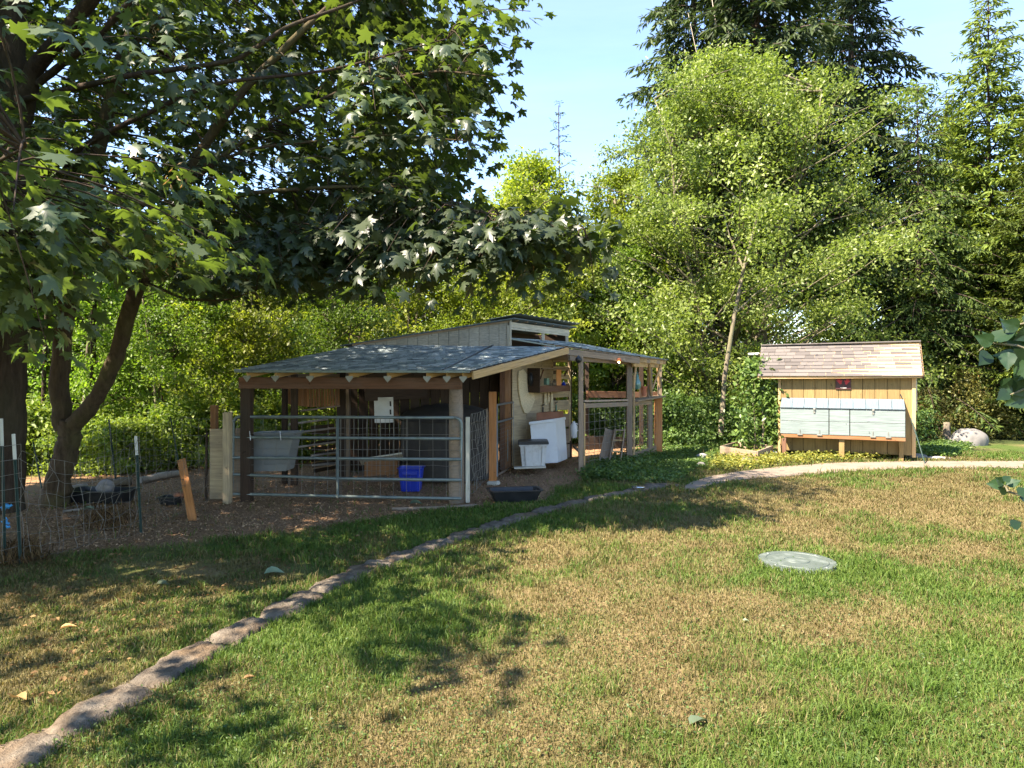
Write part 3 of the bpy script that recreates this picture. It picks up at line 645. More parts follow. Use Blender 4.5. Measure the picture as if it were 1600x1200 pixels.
def netting(name, parent, a, b, z0, z1, nx, nz, r, mat, wob=.01, sag=0, seed=0, top=None, **kw):
    rr = np.random.default_rng(seed); W = []; a = Vector(a); b = Vector(b); nn_ = SN if False else V3(-(b - a).y, (b - a).x, 0).normalized()
    off = rr.normal(0, wob, (nx + 1, nz + 1)); offz = rr.normal(0, wob * .6, (nx + 1, nz + 1))
    def pt(i, j):
        u, v = i / nx, j / nz; tz = z0 + (z1 - z0) * v; tz -= sag * math.sin(u * math.pi) * v; p = a.lerp(b, u)
        return tuple(p + nn_ * off[i, j] + V3(0, 0, (a.z + (b.z - a.z) * u) * 0 + tz + offz[i, j]))
    for i in range(nx + 1): W.append(([pt(i, j) for j in range(nz + 1)], r))
    for j in range(nz + 1): W.append(([pt(i, j) for i in range(nx + 1)], r))
    V, Fq = tube_arrays(W, 4); return obj(name, mesh_arrays(name, V, Fq, mat, smooth=True), parent, Matrix.Identity(4), kind='stuff', **kw)
netting('wire_mesh', gate, gL + V3(.05, .03, 0), gR + V3(-.03, .03, 0), .09, 1.24, 17, 5, .0028, M['wire'], .008, 0, 3)
netting('wire_mesh', shed, V3(-2.95, 11.8, 0), V3(-1.75, 11.8, 0), .1, 1.18, 16, 6, .003, M['wire'], .006, 0, 5)
# gate latch post + side netting + red post
wp = thing('wire_fence', 'short square wire fence between the pale gate post and the tall red post', 'fence', (-.6, 11.2, 0))
board('post', wp, V3(-.655, 10.42, 0), V3(-.655, 10.42, 1.27), .06, .06, M['fascia'], up=(0, 1, 0))
board('post', wp, V3(-.335, 12.22, -.02), V3(-.335, 12.22, 1.60), .13, .13, M['orange'], up=(0, 1, 0), label='tall red-brown square post')
board('batten', wp, V3(-.43, 12.1, .2), V3(-.43, 12.1, 1.3), .03, .04, M['gwood'], up=(0, 1, 0))
netting('wire_mesh', wp, V3(-.60, 10.46, 0), V3(-.42, 12.1, 0), .12, 1.32, 9, 9, .0034, M['wire'], .014, .03, 6)
board('footing_stone', wp, V3(-.42, 12.18, .02), V3(-.22, 12.12, .02), .16, .08, M['fascia'], bev=.03)
# small gate
g0, g1 = V3(-.275, 12.75, 0), V3(.02, 14.02, 0)
sg = thing('small_gate', 'narrow dark metal framed gate with fine wire and hanging chain beside the plywood wall', 'gate', (-.13, 13.4, 0))
for g_ in (g0, g1): tubes('frame_tube', sg, [([g_ + V3(0, 0, .05), g_ + V3(0, 0, 1.36)], .019)], M['greyp'], 8)
for z in (.07, 1.03, 1.345): tubes('frame_rail', sg, [([g0 + V3(0, 0, z), g1 + V3(0, 0, z)], .019)], M['greyp'] if z > .5 else M['gwood'], 8)
netting('wire_mesh', sg, g0, g1, .08, 1.03, 8, 13, .002, M['darkwire'], .003, 0, 8)
tubes('chain', sg, [([g0.lerp(g1, .55) + V3(.03, -.02, .85 - k * .05 + 0) + V3(.004 * (k % 2), 0, 0) for k in range(13)], .008)], M['galv'], 5)
# ------------------------------------------------------------------ things on and along the plywood wall
def sw_board(name, parent, px0, z0, px1, z1, wd, out, mat, th=.02, **kw):
    return board(name, parent, SW(sw_px(px0), z0, out), SW(sw_px(px1), z1, out), th, wd, mat, **kw)
def swz(px, py, out=0):
    s = sw_px(px); p = SW(s, 0, out); return CZ - (py - HY) / F * p.y
# oval cream board
bm = bmesh.new(); out_ = [(808, 580), (815, 577), (821, 585), (822, 612), (831, 612), (833, 624), (828, 639), (822, 646), (817, 645), (812, 632), (808, 610), (807, 590)]
fa = [bm.verts.new(SW(sw_px(x), swz(x, y), .045)) for x, y in out_]; fb = [bm.verts.new(SW(sw_px(x), swz(x, y), .02)) for x, y in out_]
bm.faces.new(fa); bm.faces.new(fb[::-1])
for i in range(len(out_)): bm.faces.new((fa[i], fb[i], fb[(i + 1) % len(out_)], fa[(i + 1) % len(out_)]))
bmesh.ops.recalc_face_normals(bm, faces=bm.faces); obj('oval_board', bm_mesh('oval_board', bm, M['cream']), None, Matrix.Identity(4), 'long cream board with a rounded lower end hung on the plywood wall', 'board')
sh = thing('wall_shelf', 'brown wooden shelf box with upper rail fixed high on the plywood wall', 'shelf', SW(sw_px(845), 1.5, .1))
sa, sb = sw_px(823), sw_px(871)
board('side_panel', sh, SW(sa, 1.78, .02), SW(sa, 1.78, .32), .02, .50, M['darkwood'])
board('shelf_front', sh, SW(sa, 1.60, .31), SW(sb, 1.60, .31), .02, .13, M['redwood']); board('shelf_board', sh, SW(sa + .01, 1.55, .165), SW(sb, 1.55, .165), .28, .018, M['redwood'])
board('end_panel', sh, SW(sb, 1.62, .02), SW(sb, 1.62, .30), .02, .14, M['redwood']); board('top_rail', sh, SW(sa + .1, 2.02, .30), SW(sb, 2.02, .30), .05, .03, M['gwood'])
board('bracket', sh, SW(sb - .05, 2.0, .28), SW(sb - .05, 1.86, .2), .02, .03, M['redwood']); board('bracket', sh, SW(sa + .2, 2.0, .28), SW(sa + .2, 1.80, .2), .02, .03, M['redwood'])
def wbox(name, px, py0, py1, wd, out, mat, label, cat_, dep=.06):
    s = sw_px(px); z0, z1 = swz(px, py1, out), swz(px, py0, out)
    return obj(name, box_mesh(wd, dep, z1 - z0, mat, .006), None, frame(SW(s - .1, (z0 + z1) / 2, out), SW(s + .1, (z0 + z1) / 2, out)), label, cat_)
wbox('wooden_plaque', 856, 577, 603, .20, .27, M['orangeb'], 'orange-brown wooden plaque standing upright on the wall shelf', 'plaque', .02)
wbox('lantern', 838, 591, 601, .10, .25, M['greenm'], 'small pale green metal lantern at the left end of the wall shelf', 'lantern', .08)
wbox('jar', 842, 591, 599, .07, .20, M['whitep'], 'small white jar between the green lantern and the wire basket', 'jar')
t = thing('bottle', 'blue spray bottle with white cap at the right end of the wall shelf', 'bottle', SW(sw_px(868), 1.6, .2))
s = sw_px(868); q = SW(s, 1.57, .2); tubes('body', t, [([q, q + V3(0, 0, .13), q + V3(0, 0, .16)], [.045, .045, .02])], M['blue'], 10); tubes('cap', t, [([q + V3(0, 0, .16), q + V3(0, 0, .20)], .016)], M['whitep'], 8)
s = sw_px(850); q = SW(s, 1.64, .22); W = [([q + V3(.07 * math.cos(a), .07 * math.sin(a), z) for a in np.linspace(0, 6.28, 13)], .004) for z in (0, .06, .12)] + [([q + V3(.07 * math.cos(a), .07 * math.sin(a), 0), q + V3(.07 * math.cos(a), .07 * math.sin(a), .12)], .003) for a in np.linspace(0, 6, 9)]
tubes('wire_basket', None, W, M['darkwire'], 4, label='small black wire basket on the wall shelf in front of the orange plaque', cat='basket')
bm = bmesh.new(); bmesh.ops.create_uvsphere(bm, u_segments=14, v_segments=8, radius=.11); bmesh.ops.scale(bm, vec=(.5, .8, 1.3), verts=bm.verts)
obj('hanging_pouch', bm_mesh('hanging_pouch', bm, M['black'], True), None, Matrix.Translation(SW(sw_px(823), 1.80, .10)), 'black rounded pouch hanging between the cream board and the shelf', 'pouch')
for i, (x, y0, y1, wd, lb) in enumerate(((849, 614, 633, .10, 'left pale work glove hanging below the wall shelf'), (854, 614, 629, .08, 'middle and shortest pale work glove hanging below the wall shelf'), (859, 613, 644, .09, 'longest pale glove, rightmost of those hanging below the wall shelf'))):
    s = sw_px(x); za, zb = swz(x, y0, .05), swz(x, y1, .05); g = thing('work_glove', lb, 'glove', SW(s, zb, .05), 'gloves hanging below the shelf')
    board('cuff', g, SW(s, za, .05), SW(s, za - (za - zb) * .35, .05), .03, wd * .8, M['cream'], up=SD, bev=.01)
    board('palm', g, SW(s, za - (za - zb) * .35, .05), SW(s, za - (za - zb) * .75, .05), .035, wd, M['cream'], up=SD, bev=.012)
    for k in range(4): board('finger', g, SW(s + (k - 1.5) * wd * .25, za - (za - zb) * .75, .05), SW(s + (k - 1.5) * wd * .25, zb, .05), .025, wd * .2, M['cream'], up=SD)
for x, y0, y1, mt, lb in ((845, 632, 646, 'black', 'black tool handle hanging just above the brown box, left one'), (866, 628, 645, 'greenm', 'dark green hose nozzle hanging over the pallet slats')):
    s = sw_px(x); t = thing('hand_tool', lb, 'tool', SW(s, swz(x, y1, .05), .05))
    tubes('handle', t, [([SW(s, swz(x, y0 + 4, .05), .05), SW(s, swz(x, y1, .05), .05)], .016)], M[mt], 7); tubes('head', t, [([SW(s - .05, swz(x, y0 + 2, .06), .06), SW(s + .04, swz(x, y0, .06), .06)], .014)], M['darkwire'], 6)
# white chest, brown box on it, bin
s0c, s1c = sw_px(830), sw_px(868); tilt = R_(5)
bxm = frame(SW(s0c, .50, .38), SW(s1c, .50, .38)); ch = thing('white_chest', 'white metal chest cabinet leaning back on its edge against the plywood wall', 'chest', SW((s0c + s1c) / 2, 0, .38))
Lc_ = (s1c - s0c); Mc = bxm @ Matrix.Rotation(R_(6), 4, 'Y')
qL = P(826, 700, 13.95)
def quadbox(name, parent, corners, depthv, mat, **kw):
    bm = bmesh.new(); fa = [bm.verts.new(c) for c in corners]; fb = [bm.verts.new(c + depthv) for c in corners]
    bm.faces.new(fa); bm.faces.new(fb[::-1]); n = len(corners)
    for i in range(n): bm.faces.new((fa[i], fb[i], fb[(i + 1) % n], fa[(i + 1) % n]))
    bmesh.ops.recalc_face_normals(bm, faces=bm.faces); bmesh.ops.bevel(bm, geom=bm.edges[:], offset=.008, segments=2, affect='EDGES')
    return obj(name, bm_mesh(name, bm, mat), parent, Matrix.Identity(4), **kw)
Yc = 13.95
body = [P(828, 664, Yc), P(868, 659, Yc + .05), P(872, 723, Yc + .05), P(833, 725, Yc)]
quadbox('body', ch, body, V3(.235, .62, 0), M['whitep'])
lidc = [P(826, 659.5, Yc - .03), P(867.5, 654.5, Yc + .02), P(868, 659, Yc + .02), P(826.5, 663.8, Yc - .03)]
quadbox('lid', ch, lidc, V3(.26, .66, 0), M['whitep'])
t = quadbox('cardboard_box', None, [P(838, 645, 14.1), P(873, 643, 14.35), P(873, 655, 14.35), P(838, 657.5, 14.1)], V3(.12, .3, 0), M['redbrown'], label='long red-brown box lying on top of the white chest', cat='box')
bn = thing('waste_bin', 'weathered white ribbed plastic bin with black liner over its rim beside the white chest', 'bin', G(831, 729)); Yb = 13.45
bq = P(833, 731, Yb)
for k, (x0, x1, ou) in enumerate(((813, 820, .0), (820, 832, .03), (832, 842, .03), (842, 848, .0), (848, 855, .02))):
    quadbox('rib_panel', bn, [P(x0 - .8, 695, Yb - ou), P(x1 - .8, 695, Yb - ou), P(832 + (x1 - 832) * .85, 729.5, Yb - ou), P(832 + (x0 - 832) * .85, 729.5, Yb - ou)], V3(0, .42, 0), M['binp'])
quadbox('rim', bn, [P(811, 693.5, Yb - .05), P(856, 692.5, Yb - .05), P(856, 697, Yb - .05), P(811, 698, Yb - .05)], V3(0, .5, 0), M['binp'])
quadbox('liner', bn, [P(810, 690.5, Yb - .06), P(857, 689.5, Yb - .06), P(858, 694.5, Yb - .06), P(809.5, 695.5, Yb - .06)], V3(0, .53, .0), M['black'])
obj('plank', box_mesh(.60, .16, .03, M['fascia']), None, frame(P(806, 731, 13.35), P(850, 729.5, 13.35)), 'pale plank lying on the ground in front of the waste bin', 'plank')
# ------------------------------------------------------------------ pen
pen = thing('animal_pen', 'weathered timber and square wire pen under the right end of the shed roof', 'pen', (2.2, 15, 0))
pp1, pp2, pp3, pp4 = V3(1.31, 13.42, 0), V3(2.49, 14.95, 0), V3(3.20, 16.35, 0), V3(3.58, 17.05, 0)
board('post', pen, pp1, pp1 + V3(0, 0, 2.24), .09, .11, M['gwood'], up=(0, 1, 0)); board('post', pen, pp1 + V3(.075, .06, 0), pp1 + V3(.075, .06, 1.35), .03, .09, M['pine'], up=(0, 1, 0))
board('post', pen, pp2, pp2 + V3(0, 0, 2.16), .12, .12, M['gwood'], up=(0, 1, 0)); board('post', pen, pp2 + V3(.10, .0, .0), pp2 + V3(.10, 0, 1.9), .035, .05, M['pine'], up=(0, 1, 0))
board('post', pen, pp3, pp3 + V3(0, 0, 2.12), .10, .14, M['gwood'], up=(0, 1, 0)); board('post', pen, pp4 + V3(.02, .12, 0), pp4 + V3(.02, .12, 2.12), .09, .11, M['gwood'], up=(0, 1, 0))
board('post', pen, V3(3.50, 16.85, 0), V3(3.50, 16.85, 1.36), .17, .13, M['orange'], up=(0, 1, 0), label='bright orange-brown square post')
board('rail', pen, pp1 + V3(.05, .03, 1.30), pp2 + V3(-.04, -.04, 1.27), .04, .09, M['gwood']); board('rail', pen, pp1 + V3(.03, .07, 1.385), pp2 + V3(-.05, .02, 1.355), .12, .035, M['gwood'])
board('rail', pen, pp2 + V3(.06, .05, 1.27), pp3 + V3(.03, 0, 1.25), .04, .09, M['gwood']); board('ledge', pen, pp2 + V3(.06, .05, 1.335), pp4 + V3(-.02, -.1, 1.37), .30, .035, M['gwood'])
board('bottom_rail', pen, pp2 + V3(.08, .08, .14), V3(3.42, 16.75, .14), .04, .14, M['gwood']); board('bottom_rail', pen, pp1 + V3(.05, .05, .35), pp1 + V3(.02, 1.8, .35), .04, .05, M['gwood'])
netting('wire_mesh', pen, pp1 + V3(.05, .0, 0), pp2, .08, 1.28, 9, 8, .0035, M['wire'], .004, 0, 11); netting('wire_mesh', pen, pp2 + V3(.10, .02, 0), V3(3.44, 16.8, 0), .12, 1.25, 13, 9, .0035, M['wire'], .004, 0, 12)
for a, b in (((pp2 + V3(.16, .1, 2.12)), (pp2 + V3(.10, .05, 1.6))), (pp3 + V3(-.10, -.45, 2.12), pp3 + V3(.02, -.03, 1.42)), (pp3 + V3(.28, .1, 2.12), pp3 + V3(.05, 0, 1.55)), (pp4 + V3(-.08, -.1, 2.10), pp4 + V3(.02, .1, 1.6))):
    board('knee_brace', pen, a, b, .04, .10, M['pine'], up=(0, 1, 0))
q0, q1 = P(917, 616, 18.2), P(984, 617, 18.8); board('back_rail', pen, q0, q1, .04, .17, M['redwood']); 
for x in (917, 1002): q = P(x, 600, 18.5); board('post', pen, V3(q.x, q.y, 0), V3(q.x, q.y, 2.2), .1, .1, M['darkwood'], up=(0, 1, 0))
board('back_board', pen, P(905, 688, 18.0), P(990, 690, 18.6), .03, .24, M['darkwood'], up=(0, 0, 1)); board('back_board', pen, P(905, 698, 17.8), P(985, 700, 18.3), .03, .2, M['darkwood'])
board('back_rail', pen, P(984, 617, 18.8), P(1030, 616, 19.0), .04, .15, M['redwood'])
# leaning crate in pen
cr = thing('leaning_crate', 'narrow open-backed wooden crate with two shelves leaning inside the pen', 'crate', P(955, 722, 14.5))
c_b, c_t = P(952, 722, 14.35), P(960, 672, 14.75); r0 = V3(.16, -.03, 0)
for s, nm in ((-1, 'side_board'), (1, 'side_board')):
    board(nm, cr, c_b + V3(.12 * s, 0, 0) + V3(.1, 0, 0), c_t + V3(.10 * s + .1, 0, 0), .02, .16, M['gwood'], up=(0, 1, 0))
board('back_board', cr, c_b + V3(-.08, .1, 0), c_t + V3(-.06, .1, 0), .25, .02, M['gwood'], up=(0, 1, 0)); board('top_board', cr, c_t + V3(-.02, 0, 0), c_t + V3(.22, 0, 0), .16, .02, M['gwood'])
for k in (.33, .68): p = c_b.lerp(c_t, k); board('shelf_board', cr, p + V3(-.02, 0, 0), p + V3(.21, 0, 0), .13, .02, M['pine'])
# items on the ledge, jug, lamp
t = thing('plant_pot', 'small terracotta pot on the pen ledge', 'pot', P(1006, 618, 15.9)); q = P(1006, 618.5, 15.9)
tubes('pot', t, [([q, q + V3(0, 0, .18)], [.05, .07])], M['terra'], 14); tubes('rim', t, [([q + V3(0, 0, .18), q + V3(0, 0, .215)], .08)], M['terra'], 14)
t = thing('glass_jug', 'green tinted glass jug hanging over the pen ledge beside the corner post', 'jug', P(995, 606, 15.5)); q = P(995, 608, 15.6)
tubes('body', t, [([q, q + V3(0, 0, .03), q + V3(0, 0, .14), q + V3(0, 0, .24), q + V3(0, 0, .38)], [.05, .09, .095, .05, .025])], M['glass'], 14); tubes('cord', t, [([q + V3(0, 0, .38), q + V3(0, 0, .62)], .005)], M['greenm'], 5)
hz = [P(996, 566, 15.3), P(1000, 577, 15.3), P(998, 583, 15.3), P(992, 585, 15.3), P(988, 582, 15.3)]; tubes('loop_wire', None, [(hz, .006)], M['dried'], 5, label='thin loop of wire hanging from the pen roof header', cat='wire')
jg = thing('white_jug', 'white plastic jug hanging in the gap beside the slatted wall end', 'jug', P(896, 684, 15.4)); q = P(896.5, 684, 15.4)
tubes('body', jg, [([q, q + V3(0, 0, .02), q + V3(0, 0, .26), q + V3(0, 0, .33), q + V3(0, 0, .36)], [.06, .075, .08, .03, .03])], M['whitep'], 12)
tubes('handle', jg, [([q + V3(.06, 0, .14), q + V3(.12, 0, .18), q + V3(.12, 0, .28), q + V3(.04, 0, .32)], .012)], M['whitep'], 6)
lm = thing('wall_lamp', 'small lit amber lamp under the front edge of the pen roof', 'lamp', P(967, 567, 14.35)); q = P(967, 566, 14.3)
bm = bmesh.new(); bmesh.ops.create_uvsphere(bm, u_segments=12, v_segments=8, radius=.020); obj('bulb', bm_mesh('bulb', bm, M['bulb'], True), lm, Matrix.Translation(q))
tubes('shade', lm, [([q + V3(0, .05, .05), q + V3(0, .0, .03)], [.05, .055])], M['terra'], 12)
obj('bracket', box_mesh(.12, .05, .04, M['darkwire']), lm, Matrix.Translation(q + V3(.08, .08, .05)))
bm = bmesh.new(); bmesh.ops.create_uvsphere(bm, u_segments=12, v_segments=8, radius=.065); sp_ = thing('speaker', 'small round black speaker at the top of the first pen post', 'speaker', P(904, 562, 13.3))
obj('body', bm_mesh('body', bm, M['black'], True), sp_, Matrix.Translation(P(904, 562, 13.3))); tubes('mount', sp_, [([P(904, 562, 13.3), P(904, 556, 13.4)], .015)], M['black'], 6)

# ------------------------------------------------------------------ chicken coop
K0 = V3(6.34, 16.6, 0); KD = V3(.9026, -.4305, 0); KN = V3(-.4305, -.9026, 0); KW = 2.71
def KP(s, z, out=0.0): return K0 + KD * s + KN * out + V3(0, 0, z)
def k_px(px, out=0.0):
    k = (px - 800) / F; b = K0 + KN * out; return (k * b.y - b.x) / (KD.x - k * KD.y)
def k_z(px, py, out=0.0):
    p = KP(k_px(px, out), 0, out); return CZ - (py - HY) / F * p.y
coop = thing('chicken_coop', 'yellow timber chicken coop with tan shingle roof and pale blue nest box on the front', 'chicken coop', KP(KW / 2, 0, -.6))
for k in range(11):
    s0, s1 = KW * k / 11, KW * (k + 1) / 11
    board('wall_board', coop, KP((s0 + s1) / 2, .12, random.uniform(0, .004)), KP((s0 + s1) / 2, 1.90, random.uniform(0, .004)), .022, KW / 11 - .008, M['coopwood'], up=KD)
board('backing', coop, KP(KW / 2, .14, -.03), KP(KW / 2, 1.9, -.03), .02, KW - .02, M['darkwood'], up=KD)
for s, x in ((-1, 0), (1, KW)):
    for k in range(5):
        board('side_board', coop, KP(x, .12, -.16 - k * .265), KP(x, 1.9 + min(k, 4 - k) * .14, -.16 - k * .265), .02, .26, M['coopwood'], up=KN)
board('corner_trim', coop, KP(-.03, .0, .02), KP(-.03, 1.88, .02), .03, .06, M['pine'], up=KD); board('corner_trim', coop, KP(KW + .02, .08, .02), KP(KW + .02, 1.9, .02), .03, .075, M['pine'], up=KD)
board('side_batten', coop, KP(KW + .06, 1.1, -.03), KP(KW + .06, 1.9, -.03), .05, .045, M['fascia'], up=KD)
board('back_wall', coop, KP(KW / 2, .12, -1.4), KP(KW / 2, 1.9, -1.4), .02, KW, M['coopwood'], up=KD)
e0, e1 = KP(-.50, 1.86, .20), KP(KW + .20, 1.89, .20); r0, r1 = KP(-.50, 2.60, -.62), KP(KW + .20, 2.63, -.62); be0, be1 = KP(-.50, 1.88, -1.62), KP(KW + .20, 1.90, -1.62)
crf = slab('roof', coop, [e0, e1, r1, r0], .03, M['pine']); crb = slab('roof', coop, [r0, r1, be1, be0], .03, M['pine'])
board('fascia', coop, e0 + V3(0, .0, -.04) - KN * .02, e1 + V3(0, 0, -.04) - KN * .02, .025, .055, M['pine'])
board('rafter', coop, e1 + V3(-.02, 0, -.06), r1 + V3(-.02, 0, -.06), .035, .08, M['darkwood']); board('rafter', coop, e0 + V3(.02, 0, -.06), r0 + V3(.02, 0, -.06), .035, .08, M['pine'])
# shingles, one object each, sharing three widths
rows = 9; Lr = (e1 - e0).length; run = (r0 - e0); rl = run.length; rd = run.normalized(); upn = KD.cross(rd).normalized()
if upn.z < 0: upn = -upn
EPH = rl / rows; rr = np.random.default_rng(5)
def sh_mesh(wd):
    bm = bmesh.new(); h = EPH * 1.35; v = [bm.verts.new(x) for x in ((-wd / 2, 0, .006), (wd / 2, 0, .006), (wd / 2, h, -.004), (-wd / 2, h, -.004), (-wd / 2, 0, .020), (wd / 2, 0, .020), (wd / 2, h, .004), (-wd / 2, h, .004))]
    for f in ((4, 5, 6, 7), (0, 1, 5, 4), (1, 2, 6, 5), (3, 0, 4, 7), (2, 3, 7, 6), (3, 2, 1, 0)): bm.faces.new([v[i] for i in f])
    return bm_mesh('shingle', bm, M['cshing'])
SHM = {}
for j in range(rows):
    wbase = .38 if j < 2 else .25; x = -rr.uniform(0, wbase) if j else -.05; 
    while x < Lr - .02:
        wd = wbase if j < 2 else float(rr.choice([.14, .20, .26, .33])); a, b = max(x, 0), min(x + wd, Lr); x += wd
        if b - a < .03: continue
        wr = round(b - a, 2)
        if wr not in SHM: SHM[wr] = sh_mesh(wr - .006)
        o = e0 + KD * ((a + b) / 2) + rd * (EPH * j - .015) + upn * (.002 + (rr.uniform(0, .008) if j > 1 else 0))
        Mx = Matrix((KD, rd, upn)).transposed().to_4x4(); Mx.translation = o; obj('shingle', SHM[wr], crf, Mx)
board('ridge_cap', crf, r0 + V3(0, 0, .02), r1 + V3(0, 0, .02), .16, .03, M['cshing'])
crb.data.materials[0] = M['cshing']
# nest box
nb = bpy.data.objects.new('nest_box', None); link(nb, coop, Matrix.Translation(KP(KW / 2, .8, .2)))
nx0, nx1, no = .02, 2.54, .42; zt, zb_ = 1.13, .545; zl = 1.345
for a, b in ((nx0, nx0 + 1.02), (nx0 + 1.03, nx0 + 1.44), (nx0 + 1.45, nx1)):
    for z0, z1 in ((zb_, (zt + zb_) / 2 - .003), ((zt + zb_) / 2 + .003, zt)):
        board('front_board', nb, KP(a + .003, (z0 + z1) / 2, no), KP(b - .003, (z0 + z1) / 2, no), .02, z1 - z0, M['bluewood'])
for k in range(10):
    a, b = nx0 + (nx1 - nx0) * k / 10, nx0 + (nx1 - nx0) * (k + 1) / 10; c = (a + b) / 2
    board('lid_board', nb, KP(c, zl, .03), KP(c, zt + .012, no + .035), (b - a) - .006, .02, M['bluelid'])
board('side_board', nb, KP(nx0 + .01, .84, .03), KP(nx0 + .01, .84, no), .02, .58, M['bluewood']); board('side_board', nb, KP(nx1 - .01, .84, .03), KP(nx1 - .01, .84, no), .02, .58, M['bluewood'])
board('bottom_beam', nb, KP(nx0 + .02, .50, no - .03), KP(nx1 + .005, .50, no - .03), .06, .085, M['cedar']); board('floor', nb, KP(nx0 + .02, .53, .2), KP(nx1 - .02, .53, .2), .36, .02, M['cedar'])
board('leg', coop, KP(.10, -.05, no - .06), KP(.10, .46, no - .06), .10, .09, M['redwood'], up=KD); board('leg', coop, KP(1.30, 0, no - .10), KP(1.30, .46, no - .10), .09, .11, M['coopwood'], up=KD); board('leg', coop, KP(2.48, 0, .1), KP(2.48, .46, .1), .09, .09, M['coopwood'], up=KD)
for px in (1272.5, 1364.5):
    s = k_px(px, no); board('hasp', nb, KP(s, zt + .05, no - .02), KP(s, zt - .02, no + .045), .045, .012, M['zinc']); board('hasp', nb, KP(s, zt - .02, no + .02), KP(s, zt - .11, no + .02), .012, .04, M['zinc'], up=KD)
    board('staple', nb, KP(s - .02, zt - .05, no + .03), KP(s + .02, zt - .05, no + .03), .012, .012, M['galv'])
for px in (1250, 1280.5, 1364, 1388):
    s = k_px(px, no); board('hinge', nb, KP(s, zb_ + .11, no + .018), KP(s, zb_, no + .018), .008, .018, M['zinc'], up=KD); board('hinge', nb, KP(s - .055, zb_ - .012, no + .02), KP(s + .055, zb_ - .012, no + .02), .012, .03, M['zinc'])
# hand print sign
sg_ = thing('hand_print_sign', 'small dark square sign with two red hand prints and white lettering under the coop eave', 'sign', KP(k_px(1317), 1.7, .02))
sx0, sx1 = k_px(1305.5, .03), k_px(1330, .03); scx = (sx0 + sx1) / 2; zt_, zb2 = k_z(1317, 588, .03), k_z(1317, 608.5, .03)
board('panel', sg_, KP(sx0, (zt_ + zb2) / 2, .03), KP(sx1, (zt_ + zb2) / 2, .03), .018, zt_ - zb2, M['signdark'])
def kflat(name, parent, pts, out, th, mat, cx, cz, sc, rot):
    bm = bmesh.new(); c, s_ = math.cos(rot), math.sin(rot); q = [(cx + sc * (x * c - y * s_), cz + sc * (x * s_ + y * c)) for x, y in pts]
    fa = [bm.verts.new(KP(x, z, out + th)) for x, z in q]; fb = [bm.verts.new(KP(x, z, out)) for x, z in q]
    bm.faces.new(fa); bm.faces.new(fb[::-1]); n = len(q)
    for i in range(n): bm.faces.new((fa[i], fb[i], fb[(i + 1) % n], fa[(i + 1) % n]))
    bmesh.ops.recalc_face_normals(bm, faces=bm.faces); bmesh.ops.triangulate(bm, faces=[f for f in bm.faces if len(f.verts) > 4]); return obj(name, bm_mesh(name, bm, mat), parent, Matrix.Identity(4))
hand = [(-.16, -.5), (.16, -.5), (.26, -.2), (.46, .0), (.56, .14), (.46, .18), (.26, .06), (.24, .25), (.30, .62), (.20, .64), (.12, .28), (.06, .75), (-.04, .75), (-.05, .28), (-.18, .68), (-.27, .64), (-.20, .22), (-.40, .50), (-.47, .43), (-.30, .02)]
kflat('hand_print', sg_, hand, .041, .003, M['signred'], scx - .072, zt_ - .125, .115, R_(22)); kflat('hand_print', sg_, [(-x, y) for x, y in hand], .041, .003, M['signred'], scx + .072, zt_ - .130, .115, R_(-22))
# the lettering is a short, unreadable white word: a stroke group as seen
x = scx - .055
for i, wd in enumerate((.018, .008, .016, .018, .016, .018)):
    if i == 1: x += .006
    kflat('letter', sg_, [(-.5, -.5), (.5, -.5), (.5, .5), (.15, .5), (.15, -.1), (-.15, -.1), (-.15, .5), (-.5, .5)] if i % 2 else [(-.5, .2), (-.15, .2), (-.15, -.5), (.15, -.5), (.15, .2), (.5, .2), (.5, .5), (-.5, .5)], .041, .003, M['signwhite'], x + wd / 2, zb2 + .035, wd, 0); x += wd + .003
tubes('white_pipe', None, [([P(1170, 553.5, 17.6), P(1186, 553, 17.3)], .03)], M['whitep'], 8, label='short white pipe end sticking out behind the left end of the coop roof', cat='pipe')
tubes('garden_stake', None, [([KP(2.66, .95, .12), KP(2.78, .5, .3), KP(2.9, 0.0, .5)], [.012, .014, .012])], M['tgreen'], 6, label='thin dark green stake leaning against the right corner of the coop', cat='stake')
tubes('hook', None, [([KP(2.47, 1.46, .03), KP(2.5, 1.38, .05)], .012)], M['black'], 6, label='small black hook on the coop wall above the right end of the nest box', cat='hook')
# planter box, rocks, stump, boulder near the coop
pl = thing('planter_box', 'low weathered wooden planter box to the left of the coop', 'planter', G(1170, 716))
pc = [G(1126, 712), G(1183, 721), G(1207, 711), G(1154, 703)]
for i in range(4):
    a, b = pc[i], pc[(i + 1) % 4]; board('side_board', pl, a + V3(0, 0, .11), b + V3(0, 0, .11), .035, .23, M['gwood'])
def rock(name, loc, sx, sy, sz, mat, seed, label, rotz=0, sub=3, rough=.25, group=None, cat_='rock', parent=None):
    bm = bmesh.new(); bmesh.ops.create_icosphere(bm, subdivisions=sub, radius=1); r = np.random.default_rng(seed); ph = r.uniform(0, 6, 9)
    for v in bm.verts:
        c = v.co.copy(); n = math.sin(c.x * 2.1 + ph[0]) * math.cos(c.y * 2.3 + ph[1]) + .6 * math.sin(c.z * 3.7 + c.x * 2 + ph[2]) + .3 * math.sin(c.x * 7 + ph[3]) * math.cos(c.y * 6 + c.z * 5 + ph[4]) + .15 * math.sin(c.y * 15 + ph[5]) * math.sin(c.x * 13 + ph[6])
        c *= 1 + rough * .35 * n; v.co = Vector((c.x * sx, c.y * sy, c.z * sz))
    return obj(name, bm_mesh(name, bm, mat, sub > 2), parent, Matrix.Translation(Vector(loc)) @ Matrix.Rotation(rotz, 4, 'Z'), label, cat_ if label else None, group)
